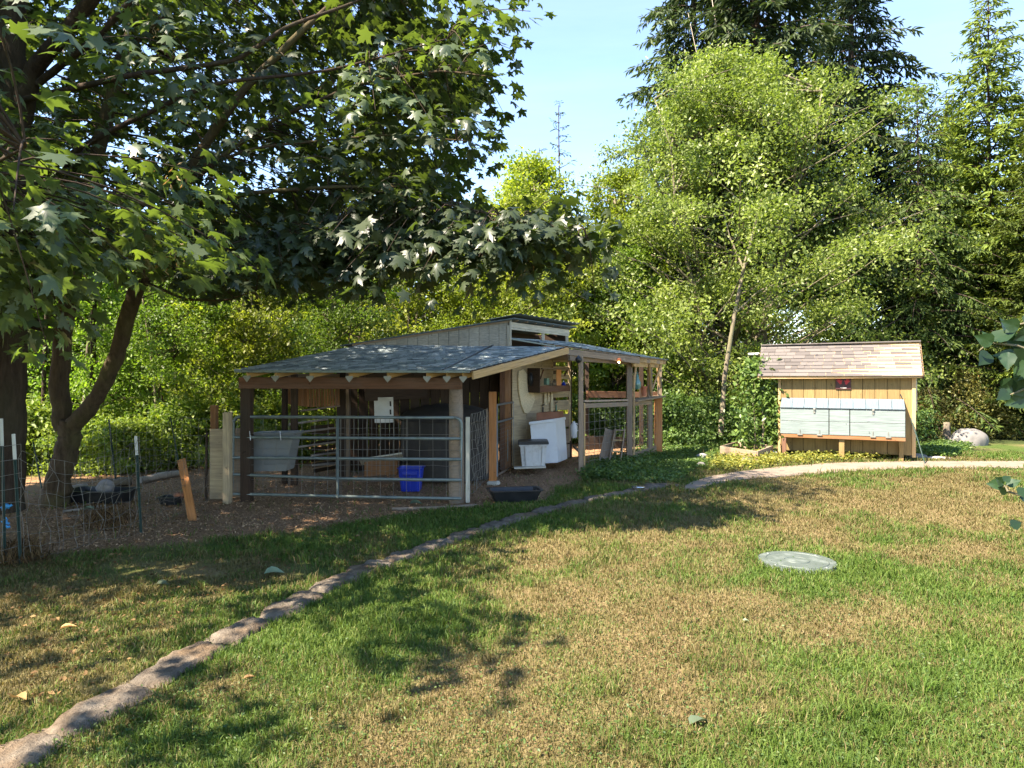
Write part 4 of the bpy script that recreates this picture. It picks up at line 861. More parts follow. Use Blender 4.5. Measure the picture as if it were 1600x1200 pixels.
q = G(1524, 696); rock('boulder', q + V3(0, .3, .06), .50, .38, .36, M['boulder'], 3, 'large pale grey rounded boulder in front of the reddish shrub', .2, 5, .2, cat_='boulder')
rock('flat_rock', G(1493, 697) + V3(0, 0, .03), .20, .16, .07, M['boulder'], 5, 'flat pale rock between the weathered stump and the boulder', 0, 3)
rock('flat_rock', G(1432, 716) + V3(0, 0, .03), .26, .15, .08, M['boulder'], 6, 'pale flat rock at the foot of the green stake beside the path', 0, 3)
rock('flat_rock', G(1465, 717) + V3(0, 0, .01), .28, .12, .05, M['stone'], 7, 'low grey flat stone half buried beside the path', 0, 3)
rock('flat_rock', G(1098, 716) + V3(0, 0, .02), .15, .12, .09, M['stone'], 8, 'small grey rock left of the planter box', 0, 3); rock('flat_rock', G(1095, 728) + V3(0, 0, .02), .10, .08, .06, M['boulder'], 9, 'pale rock nearest the left tip of the path', 0, 3)
rock('flat_rock', G(1165, 721) + V3(0, -.05, .02), .14, .10, .07, M['boulder'], 10, 'pale rock among yellow weeds in front of the planter box', 0, 3)
q = G(1479, 691); st = thing('weathered_stump', 'narrow upright weathered wooden stump beside the boulder', 'stump', q)
tubes('stump', st, [([q + V3(0, 0, -.05), q + V3(0, 0, .2), q + V3(0, 0, .42), q + V3(0, 0, .56)], [.11, .105, .09, .085])], M['greybark'], 8)
rock('concrete_block', G(1200, 712) + V3(.15, .2, .05), .14, .1, .07, M['whitep'], 12, 'pale lump of concrete behind the planter box next to the red leg', 0, 2)

# ------------------------------------------------------------------ left side: fence posts, netting, gate stub, clutter
fn = thing('wire_fence', 'sagging stock wire fence with white-tipped green metal posts at the left edge', 'fence', (-5.2, 8, 0))
def tpost(parent, base_px, top_px, zs_=0, tip=True, r=.016):
    a = G(*base_px); Y = a.y; b = P(top_px[0], top_px[1], Y); n = 3; c = a.lerp(b, .80)
    o = board('post', parent, a - V3(0, 0, .1), c if tip else b, .034, .010, M['tgreen']); board('flange', o, a + V3(0, -.012, 0), c + V3(0, -.012, 0), .008, .022, M['tgreen'])
    if tip: t_ = board('tip', o, c, b, .036, .012, M['twhite']); return a, b
    return a, b
A1 = tpost(fn, (33, 880), (21, 678)); A2_ = tpost(fn, (221, 832), (212, 681)); A0 = tpost(fn, (8, 868), (2, 654))
lft = A1[0] + V3(-2.2, -1.1, 0)
netting('wire_mesh', fn, lft, A1[0], .03, 1.20, 16, 8, .0022, M['wire'], .02, .1, 21); netting('wire_mesh', fn, A1[0], A2_[0], .02, 1.15, 15, 8, .0022, M['wire'], .03, .22, 22)
netting('wire_mesh', fn, A2_[0], G(325, 795), .02, 1.05, 11, 7, .0020, M['darkwire'], .03, .15, 23)
ff = thing('wire_fence', 'far wire fence on thin dark leaning posts along the wood edge behind the dirt yard', 'fence', (-7, 13, 0))
B = [tpost(ff, b, t, tip=False) for b, t in (((182, 752), (170, 655)), ((284, 742), (266, 652)), ((66, 762), (52, 690)))]
q = G(342, 738); netting('wire_mesh', ff, B[0][0], B[1][0], .1, 1.05, 9, 6, .0022, M['wire'], .02, .06, 24); netting('wire_mesh', ff, B[1][0], V3(-4.6, 12.9, 0), .1, 1.1, 9, 6, .0022, M['wire'], .02, .06, 25); netting('wire_mesh', ff, B[2][0], B[0][0], .1, 1.0, 12, 6, .0022, M['wire'], .02, .1, 26)
gp = thing('gate_stub', 'plywood panel held between two upright fence timbers left of the farm gate', 'fence panel', (-4.5, 10.6, 0))
q = P(335, 700, 11.0); board('post', gp, V3(q.x, 11.0, 0), V3(q.x, 11.0, 1.42), .09, .10, M['cedar'], up=(0, 1, 0)); q = P(355.5, 700, 10.42); board('post', gp, V3(q.x, 10.42, -.05), V3(q.x, 10.42, 1.34), .10, .12, M['ply'], up=(0, 1, 0))
a, b = P(328, 700, 10.62), P(352, 700, 10.60); board('plywood_sheet', gp, V3(a.x, a.y, .55), V3(b.x, b.y, .55), .02, 1.06, M['ply']); a, b = P(354, 700, 10.66), P(377, 700, 10.68); board('plywood_sheet', gp, V3(a.x, a.y, .56), V3(b.x, b.y, .56), .02, 1.05, M['gwood'])
board('edge_strip', gp, P(322, 790, 10.65) * 1, P(323, 675, 10.65), .03, .03, M['darkwood'], up=(0, 1, 0))
obj('leaning_board', box_mesh(1.0, .035, .105, M['orange']), None, frame(G(301, 812), P(285, 726, 9.6), up=(1, 0, 0)), 'short orange-brown board standing tilted in the dirt left of the plywood panel', 'board')
# clutter on the dirt
def logp(name, label, a, b, r, mat, cat_='log'):
    p = [a.lerp(b, t) + V3(0, 0, r * .8 + random.uniform(-.01, .01)) for t in np.linspace(0, 1, 6)]; return tubes(name, None, [(p, [r * random.uniform(.85, 1.1) for _ in p])], mat, 8, label=label, cat=cat_)
logp('log', 'pale grey log lying along the back of the dirt yard below the far fence', G(218, 755), G(285, 742), .065, M['dried']); logp('log', 'mid-length mossy log behind the black tub', G(165, 760), G(206, 757), .07, M['greybark']); logp('log', 'short pale pole in front of the forked tree base', G(80, 772), G(135, 762), .05, M['dried'])
logp('branch', 'thin bare branch on the ground in front of the black tub', G(98, 800), G(165, 793), .02, M['dried'], 'branch')
logp('timber_sill', 'grey weathered board edge lying on the ground below the farm gate', G(612, 797) - V3(0, 0, .02), G(745, 790) - V3(0, 0, .02), .028, M['gwood'], 'timber')
q = G(144, 787); tub('black_tub', (q.x, q.y + .2, 0), .85, .38, .95, .48, .17, M['black'], rotz=-.1, label='low long black rubber tub behind the left fence', cat='tub')
rock('cloth_heap', (q.x + .05, q.y + .25, .20), .13, .10, .11, M['stone'], 14, 'pointed grey-green heap sitting on the black tub', 0, 3, .3, cat_='heap')
q = G(262, 789); tub('feed_dish', (q.x, q.y + .1, 0), .24, .2, .28, .24, .10, M['black'], label='small dark feed dish in the dirt yard', cat='dish'); rock('brick_lump', (q.x + .1, q.y + .12, .12), .08, .06, .05, M['redbrown'], 15, 'reddish lump resting on the small feed dish', 0, 2, .3, cat_='lump')
for i, (p0, p1, lb) in enumerate((((3, 796), (16, 788), 'upper blue twine knot tied on the left fence'), ((6, 812), (13, 822), 'lower blue twine knot tied on the left fence'))):
    a, b = P(*p0, 7.55), P(*p1, 7.55); pts = [a.lerp(b, t) + V3(.02 * math.sin(t * 14), .02 * math.cos(t * 11), .015 * math.cos(t * 17)) for t in np.linspace(0, 1, 14)]
    tubes('twine_knot', None, [(pts, .014)], M['bluetwine'], 6, label=lb, cat='twine')
# hanging grey tub on gate
ht = thing('hanging_tub', 'grey tapered plastic feed tub hooked over the left part of the farm gate', 'tub', P(425, 738, 10.8))
zt1, zb1 = CZ - (677 - HY) / F * 10.85, CZ - (737 - HY) / F * 10.85
quadbox('body', ht, [P(393, 679, 10.85), P(459, 677, 10.80), P(447, 736, 10.82), P(396, 737, 10.86)], V3(.02, .34, 0), M['greyp'])
quadbox('rim', ht, [P(390, 677, 10.80), P(461, 675.5, 10.76), P(461, 679, 10.76), P(390, 680.5, 10.80)], V3(.02, .42, 0), M['greyp'])
for x in (391, 438.5): tubes('hook', ht, [([P(x, 676, 10.78), P(x - 1, 674, 10.5), P(x + .5, 688, 10.45)], .006)], M['whitep'], 5)
# black trough, steel bowl, lid
q = G(802, 788); tub('water_trough', (q.x + .02, q.y + .28, 0), .62, .26, .76, .38, .17, M['black'], th=.03, rotz=R_(9), lip=.03, label='black rubber trough on the grass edge in front of the shed', cat='trough')
q = G(997, 768); sb_ = tubes('steel_bowl', None, [([q + V3(0, 0, 0), q + V3(0, 0, .02), q + V3(0, 0, .075), q + V3(0, 0, .08), q + V3(0, 0, .079), q + V3(0, 0, .03)], [.07, .085, .105, .112, .098, .075])], M['steel'], 20, label='small stainless steel bowl on the grass beside the stone edging', cat='bowl')
q = G(1248, 880); lid = thing('round_access_lid', 'round grey-green plastic access lid set flush in the lawn', 'lid', q)
bm = bmesh.new(); bmesh.ops.create_cone(bm, cap_ends=True, segments=56, radius1=.385, radius2=.375, depth=.05); obj('plate', bm_mesh('plate', bm, M['lid']), lid, Matrix.Translation(q + V3(0, .05, -.008)))
for r_ in (.30, .12): tubes('raised_ring', lid, [([q + V3(r_ * math.cos(a), .05 + r_ * math.sin(a), .018) for a in np.linspace(0, 6.2832, 41)], .006)], M['lid'], 5)
for a in (0.6, 2.2, 3.7, 5.3): tubes('bolt', lid, [([q + V3(.33 * math.cos(a), .05 + .33 * math.sin(a), .012), q + V3(.33 * math.cos(a), .05 + .33 * math.sin(a), .025)], .014)], M['galv'], 8)
# ------------------------------------------------------------------ stone edging
cl = [(-60, 1232), (40, 1172), (110, 1133), (200, 1082), (310, 1018), (440, 953), (560, 893), (700, 845), (830, 803), (930, 779), (1035, 759)]
gp_ = np.array([list(G(*c))[:2] for c in cl]); seg = np.linalg.norm(np.diff(gp_, axis=0), axis=1); cum = np.concatenate([[0], np.cumsum(seg)])
ed = thing('stone_edging', 'line of low rough mossy edging stones curving from the bottom left corner towards the path', 'edging', tuple(G(560, 893)))
r = np.random.default_rng(12); s = 0
def edmat():
    m, t = newmat('edging_stone'); v = coords(t); a = noise(t, v, 5, 8, .7); b = noise(t, v, 34, 5, .7); c = noise(t, v, 2.2, 5)
    col = ramp(t, a, [(.3, (.055, .045, .034)), (.5, (.150, .125, .095)), (.7, (.25, .215, .165))]); col = mixc(t, ramp(t, c, [(.48, (0, 0, 0)), (.62, (.5,) * 3)]), col, (.17, .105, .05))
    col = mixc(t, ramp(t, b, [(.55, (0, 0, 0)), (.7, (.6,) * 3)]), col, (.07, .05, .035)); ad = N(t, 'ShaderNodeMath', operation='ADD'); t.links.new(a, ad.inputs[0]); t.links.new(b, ad.inputs[1])
    finish(t, col, .95, .1, ad.outputs[0], 1.0, .03); return m
M['edge'] = edmat()
EDGE_PTS = []
while s < cum[-1]:
    L = r.uniform(.42, .72); m_ = s + L / 2; x = np.interp(m_, cum, gp_[:, 0]); y = np.interp(m_, cum, gp_[:, 1]); x2 = np.interp(m_ + .1, cum, gp_[:, 0]); y2 = np.interp(m_ + .1, cum, gp_[:, 1])
    ang = math.atan2(y2 - y, x2 - x); W_ = .128 + .02 * r.random(); bm = bmesh.new(); bmesh.ops.create_grid(bm, x_segments=22, y_segments=10, size=1)
    ph = r.uniform(0, 6, 8)
    for v in bm.verts:
        a, b = v.co.x, v.co.y; rad = (abs(a) ** 3.2 + abs(b) ** 3.2) ** (1 / 3.2)
        edge = 1 + .10 * math.sin(a * 5 + ph[0]) + .07 * math.sin(b * 7 + ph[1]) + .05 * math.sin(a * 13 + ph[2])
        h = .026 * max(0, 1 - rad ** 8) + .006 * math.sin(a * 6 + ph[3]) * math.sin(b * 4 + ph[4]) + .005 * math.sin(a * 17 + ph[5]) * math.sin(b * 9 + ph[2]) + .003 * math.sin(b * 19 + ph[6] + a * 5)
        v.co = Vector((a * L * .492 * (1 if abs(b) > .3 else edge ** .3), b * W_ * edge, h - .02 * (rad > .98)))
    obj('stone', bm_mesh('stone', bm, M['edge'], True), ed, Matrix.Translation((x, y, 0.005)) @ Matrix.Rotation(ang + r.normal(0, .05), 4, 'Z'))
    EDGE_PTS.append((x, y)); s += L + .018

# ------------------------------------------------------------------ big maples, upper left
MAPLE_POLY = [(-4000, -9000), (1500, -9000), (1100, -600), (815, -60), (812, 10), (796, 70), (786, 150), (766, 240), (738, 290), (735, 328), (860, 338), (932, 368), (900, 396), (850, 398),
              (790, 432), (700, 446), (560, 440), (470, 466), (380, 455), (345, 470), (300, 430), (220, 412), (140, 400), (60, 440), (0, 470), (-900, 560), (-4000, 620)]
def Pn(px, py, Y): return np.array(P(px, py, Y))
limbsA = [([Pn(8, 800, 8.6), Pn(14, 600, 8.6), Pn(16, 420, 8.6), Pn(22, 250, 8.6), Pn(18, 60, 8.5), Pn(30, -150, 8.4), Pn(60, -500, 8.2)], [.21, .19, .18, .165, .15, .12, .06]),
          ([Pn(20, 240, 8.6), Pn(50, 110, 8.4), Pn(110, 40, 8.1), Pn(190, -60, 7.7), Pn(330, -240, 7.2)], [.14, .10, .08, .06, .03]),
          ([Pn(60, 130, 8.4), Pn(150, 60, 8.0), Pn(215, -10, 7.6), Pn(300, -120, 7.2)], [.09, .075, .06, .03]),
          ([Pn(20, 160, 8.5), Pn(200, 118, 7.6), Pn(370, 95, 7.6), Pn(450, 40, 7.6), Pn(545, 8, 7.7), Pn(680, -60, 7.8)], [.08, .06, .05, .04, .03, .012]),
          ([Pn(20, 300, 8.6), Pn(160, 210, 7.8), Pn(330, 130, 7.7), Pn(520, 110, 7.8), Pn(700, 60, 7.9)], [.10, .06, .045, .03, .012]),
          ([Pn(14, 150, 8.6), Pn(-200, 60, 7.0), Pn(-420, 0, 5.6)], [.12, .07, .03]), ([Pn(14, 330, 8.6), Pn(-60, 300, 6.2), Pn(-20, 260, 4.6), Pn(40, 230, 4.0)], [.09, .05, .03, .012]),
          ([Pn(18, -100, 8.4), Pn(100, -700, 9.0), Pn(150, -1100, 9.2)], [.15, .09, .03]), ([Pn(60, -500, 8.2), Pn(500, -800, 7.5), Pn(760, -800, 7.5)], [.08, .05, .02])]
limbsB = [([Pn(84, 800, 10.2), Pn(92, 745, 10.2), Pn(108, 690, 10.2), Pn(112, 655, 10.15)], [.20, .165, .15, .145]),
          ([Pn(100, 670, 10.2), Pn(92, 600, 10.2), Pn(98, 520, 10.2), Pn(112, 440, 10.1), Pn(130, 340, 10.0), Pn(160, 200, 9.8), Pn(196, 80, 9.6), Pn(225, -20, 9.4), Pn(280, -220, 9.0), Pn(330, -500, 8.8)], [.13, .125, .12, .11, .10, .09, .08, .065, .05, .02]),
          ([Pn(112, 668, 10.15), Pn(150, 625, 10.0), Pn(185, 550, 9.8), Pn(206, 470, 9.6), Pn(240, 400, 9.4), Pn(274, 325, 9.1), Pn(310, 240, 8.8), Pn(380, 140, 8.5), Pn(480, 40, 8.2), Pn(620, -80, 7.9)], [.125, .11, .105, .10, .09, .075, .06, .05, .035, .02]),
          ([Pn(240, 398, 9.4), Pn(300, 388, 8.9), Pn(370, 380, 8.4), Pn(430, 372, 8.0)], [.06, .045, .03, .012]), ([Pn(225, 440, 9.5), Pn(290, 468, 8.8), Pn(350, 470, 8.5), Pn(400, 455, 8.2)], [.05, .035, .02, .01]),
          ([Pn(274, 325, 9.1), Pn(400, 300, 8.6), Pn(560, 290, 8.3), Pn(700, 320, 8.1), Pn(820, 345, 8.0), Pn(915, 372, 7.9)], [.07, .055, .04, .03, .018, .006]),
          ([Pn(290, 290, 9.0), Pn(420, 190, 8.7), Pn(560, 130, 8.4), Pn(690, 110, 8.2), Pn(770, 120, 8.0)], [.07, .05, .035, .022, .01]),
          ([Pn(120, 400, 10.1), Pn(200, 340, 9.4), Pn(290, 270, 8.9), Pn(400, 230, 8.5), Pn(600, 210, 8.2), Pn(730, 220, 8.0)], [.07, .055, .045, .035, .02, .01]),
          ([Pn(112, 440, 10.1), Pn(60, 400, 9.0), Pn(40, 390, 8.0)], [.06, .04, .015]), ([Pn(196, 80, 9.6), Pn(400, -100, 9.2), Pn(640, -260, 8.8)], [.08, .05, .02]), ([Pn(225, -20, 9.4), Pn(-100, -500, 10.5), Pn(-300, -800, 11)], [.08, .05, .02])]
r = np.random.default_rng(42)
def dens(pts, k=7):
    pts = np.array(pts); t = np.linspace(0, 1, len(pts)); u = np.linspace(0, 1, len(pts) * k); q = np.stack([np.interp(u, t, pts[:, j]) for j in range(3)], 1)
    for _ in range(2): q[1:-1] = (q[:-2] + 2 * q[1:-1] + q[2:]) / 4
    return q, u, t
def dense_limbs(L):
    out = []
    for p, rad in L:
        if rad[0] < .12: rad = [x * .5 for x in rad]
        q, u, t = dens(p); rr_ = np.interp(u, t, rad) * (1 + r.normal(0, .03, len(q))); q = q + r.normal(0, 1, q.shape) * (rr_ * .05)[:, None]; out.append((q, rr_))
    return out
LA, LB = dense_limbs(limbsA), dense_limbs(limbsB)
nodes = np.concatenate([q for q, _ in LA] + [q for q, _ in LB]); own = np.concatenate([np.zeros(sum(len(q) for q, _ in LA)), np.ones(sum(len(q) for q, _ in LB))])
CC = []
tries = 0
while len(CC) < 1450 and tries < 200000:
    tries += 1
    p = np.array([r.uniform(-12.5, 2.0), r.uniform(5.0, 12.5), r.uniform(2.3, 9.2)])
    e = ((p[0] + 5.4) / 6.6) ** 2 + ((p[1] - 8.2) / 4.9) ** 2 + ((p[2] - 5.6) / 3.9) ** 2
    if e > 1.08 or (e < .35 and r.random() < .5): continue
    px, py = topx(*p)
    if p[1] < 5.4 and p[2] < 6 and px > 120: continue
    if px > 300 and py > 0 and p[1] < 7.5: continue
    if py <= 0 and p[0] > -4.5 and p[1] < 7.9: continue
    if py <= 0 and r.random() < .35: continue
    if not inpoly(np.array([px + (12 if py > 0 else 0)]), np.array([py + 14]), MAPLE_POLY)[0]: continue
    if py > 0 and px > -80:
        gap = vnoise(np.array([px]), np.array([py]), 62, 77)[0]
        if gap < .27 and r.random() < .8: continue
        if px < 330 and p[1] < 6.6 and r.random() < .6: continue
    CC.append(p)
# extra twigs along the long low limb and the overhanging near left sprays
for _ in range(70):
    x = 430 + 495 * r.random() ** .8; yb = np.interp(x, [430, 600, 735, 860, 930], [380, 370, 372, 366, 376]); CC.append(Pn(x, yb + r.normal(0, 22), r.uniform(7.5, 8.5)))
for _ in range(24):
    x = r.uniform(120, 560); CC.append(Pn(x, np.interp(x, [120, 340, 560], [370, 405, 380]) + r.normal(0, 22), r.uniform(7.2, 9.0)))
for _ in range(5): CC.append(Pn(r.uniform(-60, 40), r.uniform(20, 60) if _ % 2 else r.uniform(215, 310), r.uniform(3.4, 4.4)))
for _ in range(8): CC.append(Pn(r.uniform(-40, 70), r.uniform(360, 460), r.uniform(4.6, 6.4)))
for _ in range(12): CC.append(Pn(r.uniform(100, 330), r.uniform(310, 390), r.uniform(5.4, 7)))
k_ = 0
while k_ < 95:                       # the part of the crown that hangs out of view on the left
    p = np.array([r.uniform(-9.5, -3.6), r.uniform(1.2, 5.4), r.uniform(3.2, 6.2)])
    if topx(*p)[0] < -60: CC.append(p); k_ += 1
CC = np.array(CC)
lp, ld, ln_, ls, lt_, lo, twA, twB, sp_, so_ = [], [], [], [], [], [], [], [], [], []
for ci, p in enumerate(CC):
    j = int(np.argmin(((nodes - p) ** 2).sum(1) + 6 * (nodes[:, 2] > p[2] + .8))); wh = int(own[j]); a = nodes[j]
    hz_ = p - a; hz_[2] *= .3; hz_ = hz_ / (np.linalg.norm(hz_) + 1e-6) if np.linalg.norm(hz_) > .2 else unit(r.normal(0, 1, 3) * [1, 1, .2]); tip = p + hz_ * .45 + [0, 0, -.14]
    t = np.linspace(0, 1, 6)[:, None]; q = a * (1 - t) ** 2 + 2 * t * (1 - t) * (p + (a - p) * .45 + [0, 0, .25]) + tip * t ** 2
    (twB if wh else twA).append((q, np.linspace(.009, .003, 6)))
    base = p - hz_ * .35; nl = int(r.integers(20, 31)); near_ = p[1] < 5
    if near_: nl = 13
    side = np.cross(hz_, [0, 0, 1]); side = side / (np.linalg.norm(side) + 1e-6); ctint = r.random()
    for k in range(nl):
        u = (k + r.random()) / nl; s = 1 if k % 2 else -1; b = base * (1 - u) + tip * u + side * s * r.uniform(.05, .42) * (1.1 - .5 * u) + [0, 0, r.normal(0, .09)]
        d = hz_ * r.uniform(.3, 1) + side * s * r.uniform(.2, 1.1) + [0, 0, -r.uniform(.1, .75)] + r.normal(0, .2, 3)
        n = np.array([0, 0, 1.0]) + r.normal(0, .34, 3) + hz_ * .25
        lp.append(b); ld.append(d); ln_.append(n); ls.append(r.uniform(.10, .195) * (1.0 if not near_ else .95)); lt_.append(np.clip(.25 + .4 * ctint + r.normal(0, .2), 0, 1)); lo.append(wh)
    if ci % 9 == 0 and p[1] < 9:
        for k in range(12): sp_.append(p + r.normal(0, .05, 3) + [0, 0, -.12]); so_.append(wh)
lp, ld, ln_, ls, lt_, lo = map(np.array, (lp, ld, ln_, ls, lt_, lo)); sp_ = np.array(sp_); so_ = np.array(so_)
for wh, nm, lab, tw, L, q in ((0, 'maple_tree', 'dark thick-trunked broadleaf maple at the far left edge with overhanging branches', twA, LA, Pn(8, 800, 8.6)), (1, 'maple_tree', 'forked maple behind the wire fence, one stem leaning right, broad leafy canopy', twB, LB, Pn(84, 800, 10.2))):
    t = thing(nm, lab, 'tree', (q[0], q[1], 0))
    q_, f_ = tube_arrays(L, 12); obj('trunk', mesh_arrays('trunk', q_, f_, M['darkbark'] if wh == 0 else M['maplebark'], smooth=True), t, Matrix.Identity(4))
    tubes('twigs', t, tw, M['darkbark'], 4, kind='stuff')
    k = lo == wh; v, f, a = scatter(MP_V, MP_F, lp[k], frames(ld[k], ln_[k]), ls[k], lt_[k], np.stack([r.uniform(.85, 1.1, k.sum()), r.uniform(.7, 1.12, k.sum()), r.uniform(-.4, 2.6, k.sum())], 1)); obj('crown', mesh_arrays('crown', v, f, M['maple'], a), t, Matrix.Identity(4))
    k = so_ == wh; n = k.sum(); v, f, a = scatter(LEAF_V * [1, .5, 1], LEAF_F, sp_[k], frames(r.normal(0, .5, (n, 3)) + [0, 0, -1], r.normal(0, 1, (n, 3))), r.uniform(.03, .055, n), r.random(n)); obj('seed_clusters', mesh_arrays('seed_clusters', v, f, M['seed'], a), t, Matrix.Identity(4), kind='stuff')

# ------------------------------------------------------------------ trees behind
big = decid(101, 10.6, 5.5, .5, 760, 210, .088, M['alder'], M['greybark'], stems=5, shape=1.15, cr=.50, tr=.13, flat=.65, spread=.55)
sapA = decid(102, 7.5, 2.1, .3, 170, 120, .10, M['leafy'], M['greybark'], stems=1, cr=.42, tr=.06)
sapB = decid(103, 6.0, 2.3, .2, 170, 150, .075, M['leafy'], M['darkbark'], stems=3, cr=.40, tr=.05, spread=.35)
sapC = decid(104, 9.0, 2.6, .8, 190, 120, .125, M['leafy'], M['greybark'], stems=2, cr=.46, tr=.08, spread=.25)
bush = decid(105, 2.0, 1.5, .0, 120, 90, .075, M['shrub'], M['darkbark'], stems=6, cr=.30, tr=.02, flat=.7, spread=.6)
under = decid(106, 1.3, 1.3, .0, 80, 70, .085, M['fern'], M['darkbark'], stems=5, cr=.30, tr=.012, flat=.6, spread=.7)
firA = conifer(201, 27, 6.4, 5.5, 190, M['fir'], M['firbark'], droop=.42, tr=.32, dens=1.0, power=.75, seg=.42, rise=.18)
firB = conifer(202, 15, 4.6, .6, 210, M['spruce'], M['firbark'], droop=.12, tr=.14, dens=1.4, power=.9, seg=.28, rise=.30)
hemA = conifer(203, 13, 3.9, .2, 150, M['hemlock'], M['firbark'], droop=.50, tr=.16, dens=.9, power=.7, seg=.25, rise=.22)
leadr = conifer(204, 11.5, 1.5, 3.5, 44, M['fir'], M['firbark'], droop=-.25, tr=.07, dens=.8, power=.8, seg=.13, rise=.15)
def gpx(px, Y): return (px - 800) / F * Y, Y
x, y = gpx(1140, 22.3)
tree('broadleaf_tree', big, x, y, 'large pale yellow-green multi-stemmed tree between the shed and the coop', 'tree', rot=.6, s=1.10)
# slim leaning bare stem in front of it
q = [Pn(1126, 680, 18.9), Pn(1132, 590, 18.9), Pn(1148, 490, 18.9), Pn(1162, 420, 19.1), Pn(1180, 350, 19.4), Pn(1190, 310, 20.2)]
tubes('leaning_tree', None, [(q, [.075, .065, .055, .05, .035, .015]), ([q[2], Pn(1185, 455, 18.7), Pn(1220, 440, 18.6)], [.03, .02, .01]), ([q[3], Pn(1140, 370, 19.1), Pn(1130, 330, 19.2)], [.03, .02, .01])], M['greybark'], 8, label='slim pale leaning trunk in front of the large yellow-green tree', cat='tree trunk')
dead = [([Pn(1128, 330, 25), Pn(1130, 180, 25), Pn(1122, 60, 25), Pn(1108, -30, 25)], [.035, .028, .02, .008]), ([Pn(1130, 180, 25), Pn(1160, 110, 25), Pn(1165, 60, 25)], [.02, .015, .006]), ([Pn(1150, 240, 25), Pn(1200, 120, 25), Pn(1228, 48, 25)], [.035, .02, .008]), ([Pn(1128, 160, 25), Pn(1090, 90, 25), Pn(1075, 20, 25)], [.03, .015, .006]), ([Pn(1160, 220, 25), Pn(1182, 150, 25), Pn(1185, 110, 25)], [.02, .01, .005]), ([Pn(1126, 110, 25), Pn(1140, 40, 25), Pn(1146, 0, 25)], [.015, .01, .004])]
t = thing('bare_tree', 'leafless pale branches standing above the large yellow-green tree', 'tree', (gpx(1128, 25)[0], 25, 0)); tubes('trunk', t, [([np.array([gpx(1128, 25)[0], 25, 0]), dead[0][0][0]], [.1, .06])], M['dried'], 6); tubes('branches', t, dead, M['dried'], 6)
x, y = gpx(1180, 25.5); tree('fir_tree', firA, x, y, 'tall dark drooping fir rising behind the large yellow-green tree, top out of frame', 'tree', rot=1.1, s=1.0)
x, y = gpx(1085, 28); tree('fir_tree', firA, x, y, 'dark fir whose drooping boughs reach left into the open sky', 'tree', rot=4.4, s=.86)
x, y = gpx(1330, 31); tree('fir_tree', firA, x, y, 'second tall dark fir close behind on the right of the tallest fir', 'tree', rot=2.9, s=.95)
x, y = gpx(1545, 24); tree('conifer_tree', firB, x, y, 'airy yellow-green conifer with pointed top at the right edge', 'tree', rot=0, s=1.02)
x, y = gpx(1478, 27); tree('hemlock_tree', hemA, x, y, 'tall hemlock filling the gap between the coop hemlock and the pointed conifer', 'tree', rot=5.1, s=.98)
x, y = gpx(1610, 23); tree('hemlock_tree', hemA, x, y, 'dark hemlock at the right edge above the gold shrub', 'tree', rot=1.7, s=.8)
x, y = gpx(1640, 21); tree('conifer_tree', firB, x, y, 'bright light green conifer cut by the right edge, lower than the pointed one', 'tree', rot=2, s=.72)
x, y = gpx(1435, 22.5); tree('hemlock_tree', hemA, x, y, 'dark green drooping hemlock right behind the coop', 'tree', rot=0.3, s=.86)
x, y = gpx(1545, 24.2); tree('hemlock_tree', hemA, x, y, 'dark hemlock behind the boulder and reddish shrub', 'tree', rot=2.3, s=.62)
x, y = gpx(1310, 22.5); tree('hemlock_tree', hemA, x, y, 'dark hemlock mostly hidden behind the coop roof and the large pale tree', 'tree', rot=4, s=.62)
for i, (px, Y, s, lb) in enumerate(((875, 29, 1.13, 'tallest thin pointed conifer leader against the open sky'), (842, 31, 1.03, 'short thin conifer tip left of the tallest sky leader'), (825, 34, 1.0, 'faint far conifer tip at the left of the open sky gap'), (570, 26, 1.0, 'thin conifer tip showing through the maple leaves'))):
    x, y = gpx(px, Y); tree('young_conifer', leadr, x, y, lb, 'tree', 'thin conifer tops', s=s)
# named visible mid trees in the sky gap
x, y = gpx(825, 22.5); tree('broadleaf_tree', sapC, x, y, 'rounded bright green tree below the open sky gap behind the shed', 'tree', s=.97)
x, y = gpx(965, 23.5); tree('broadleaf_tree', sapC, x, y, 'yellow-green tree filling between the sky gap tree and the large pale tree', 'tree', s=.95)
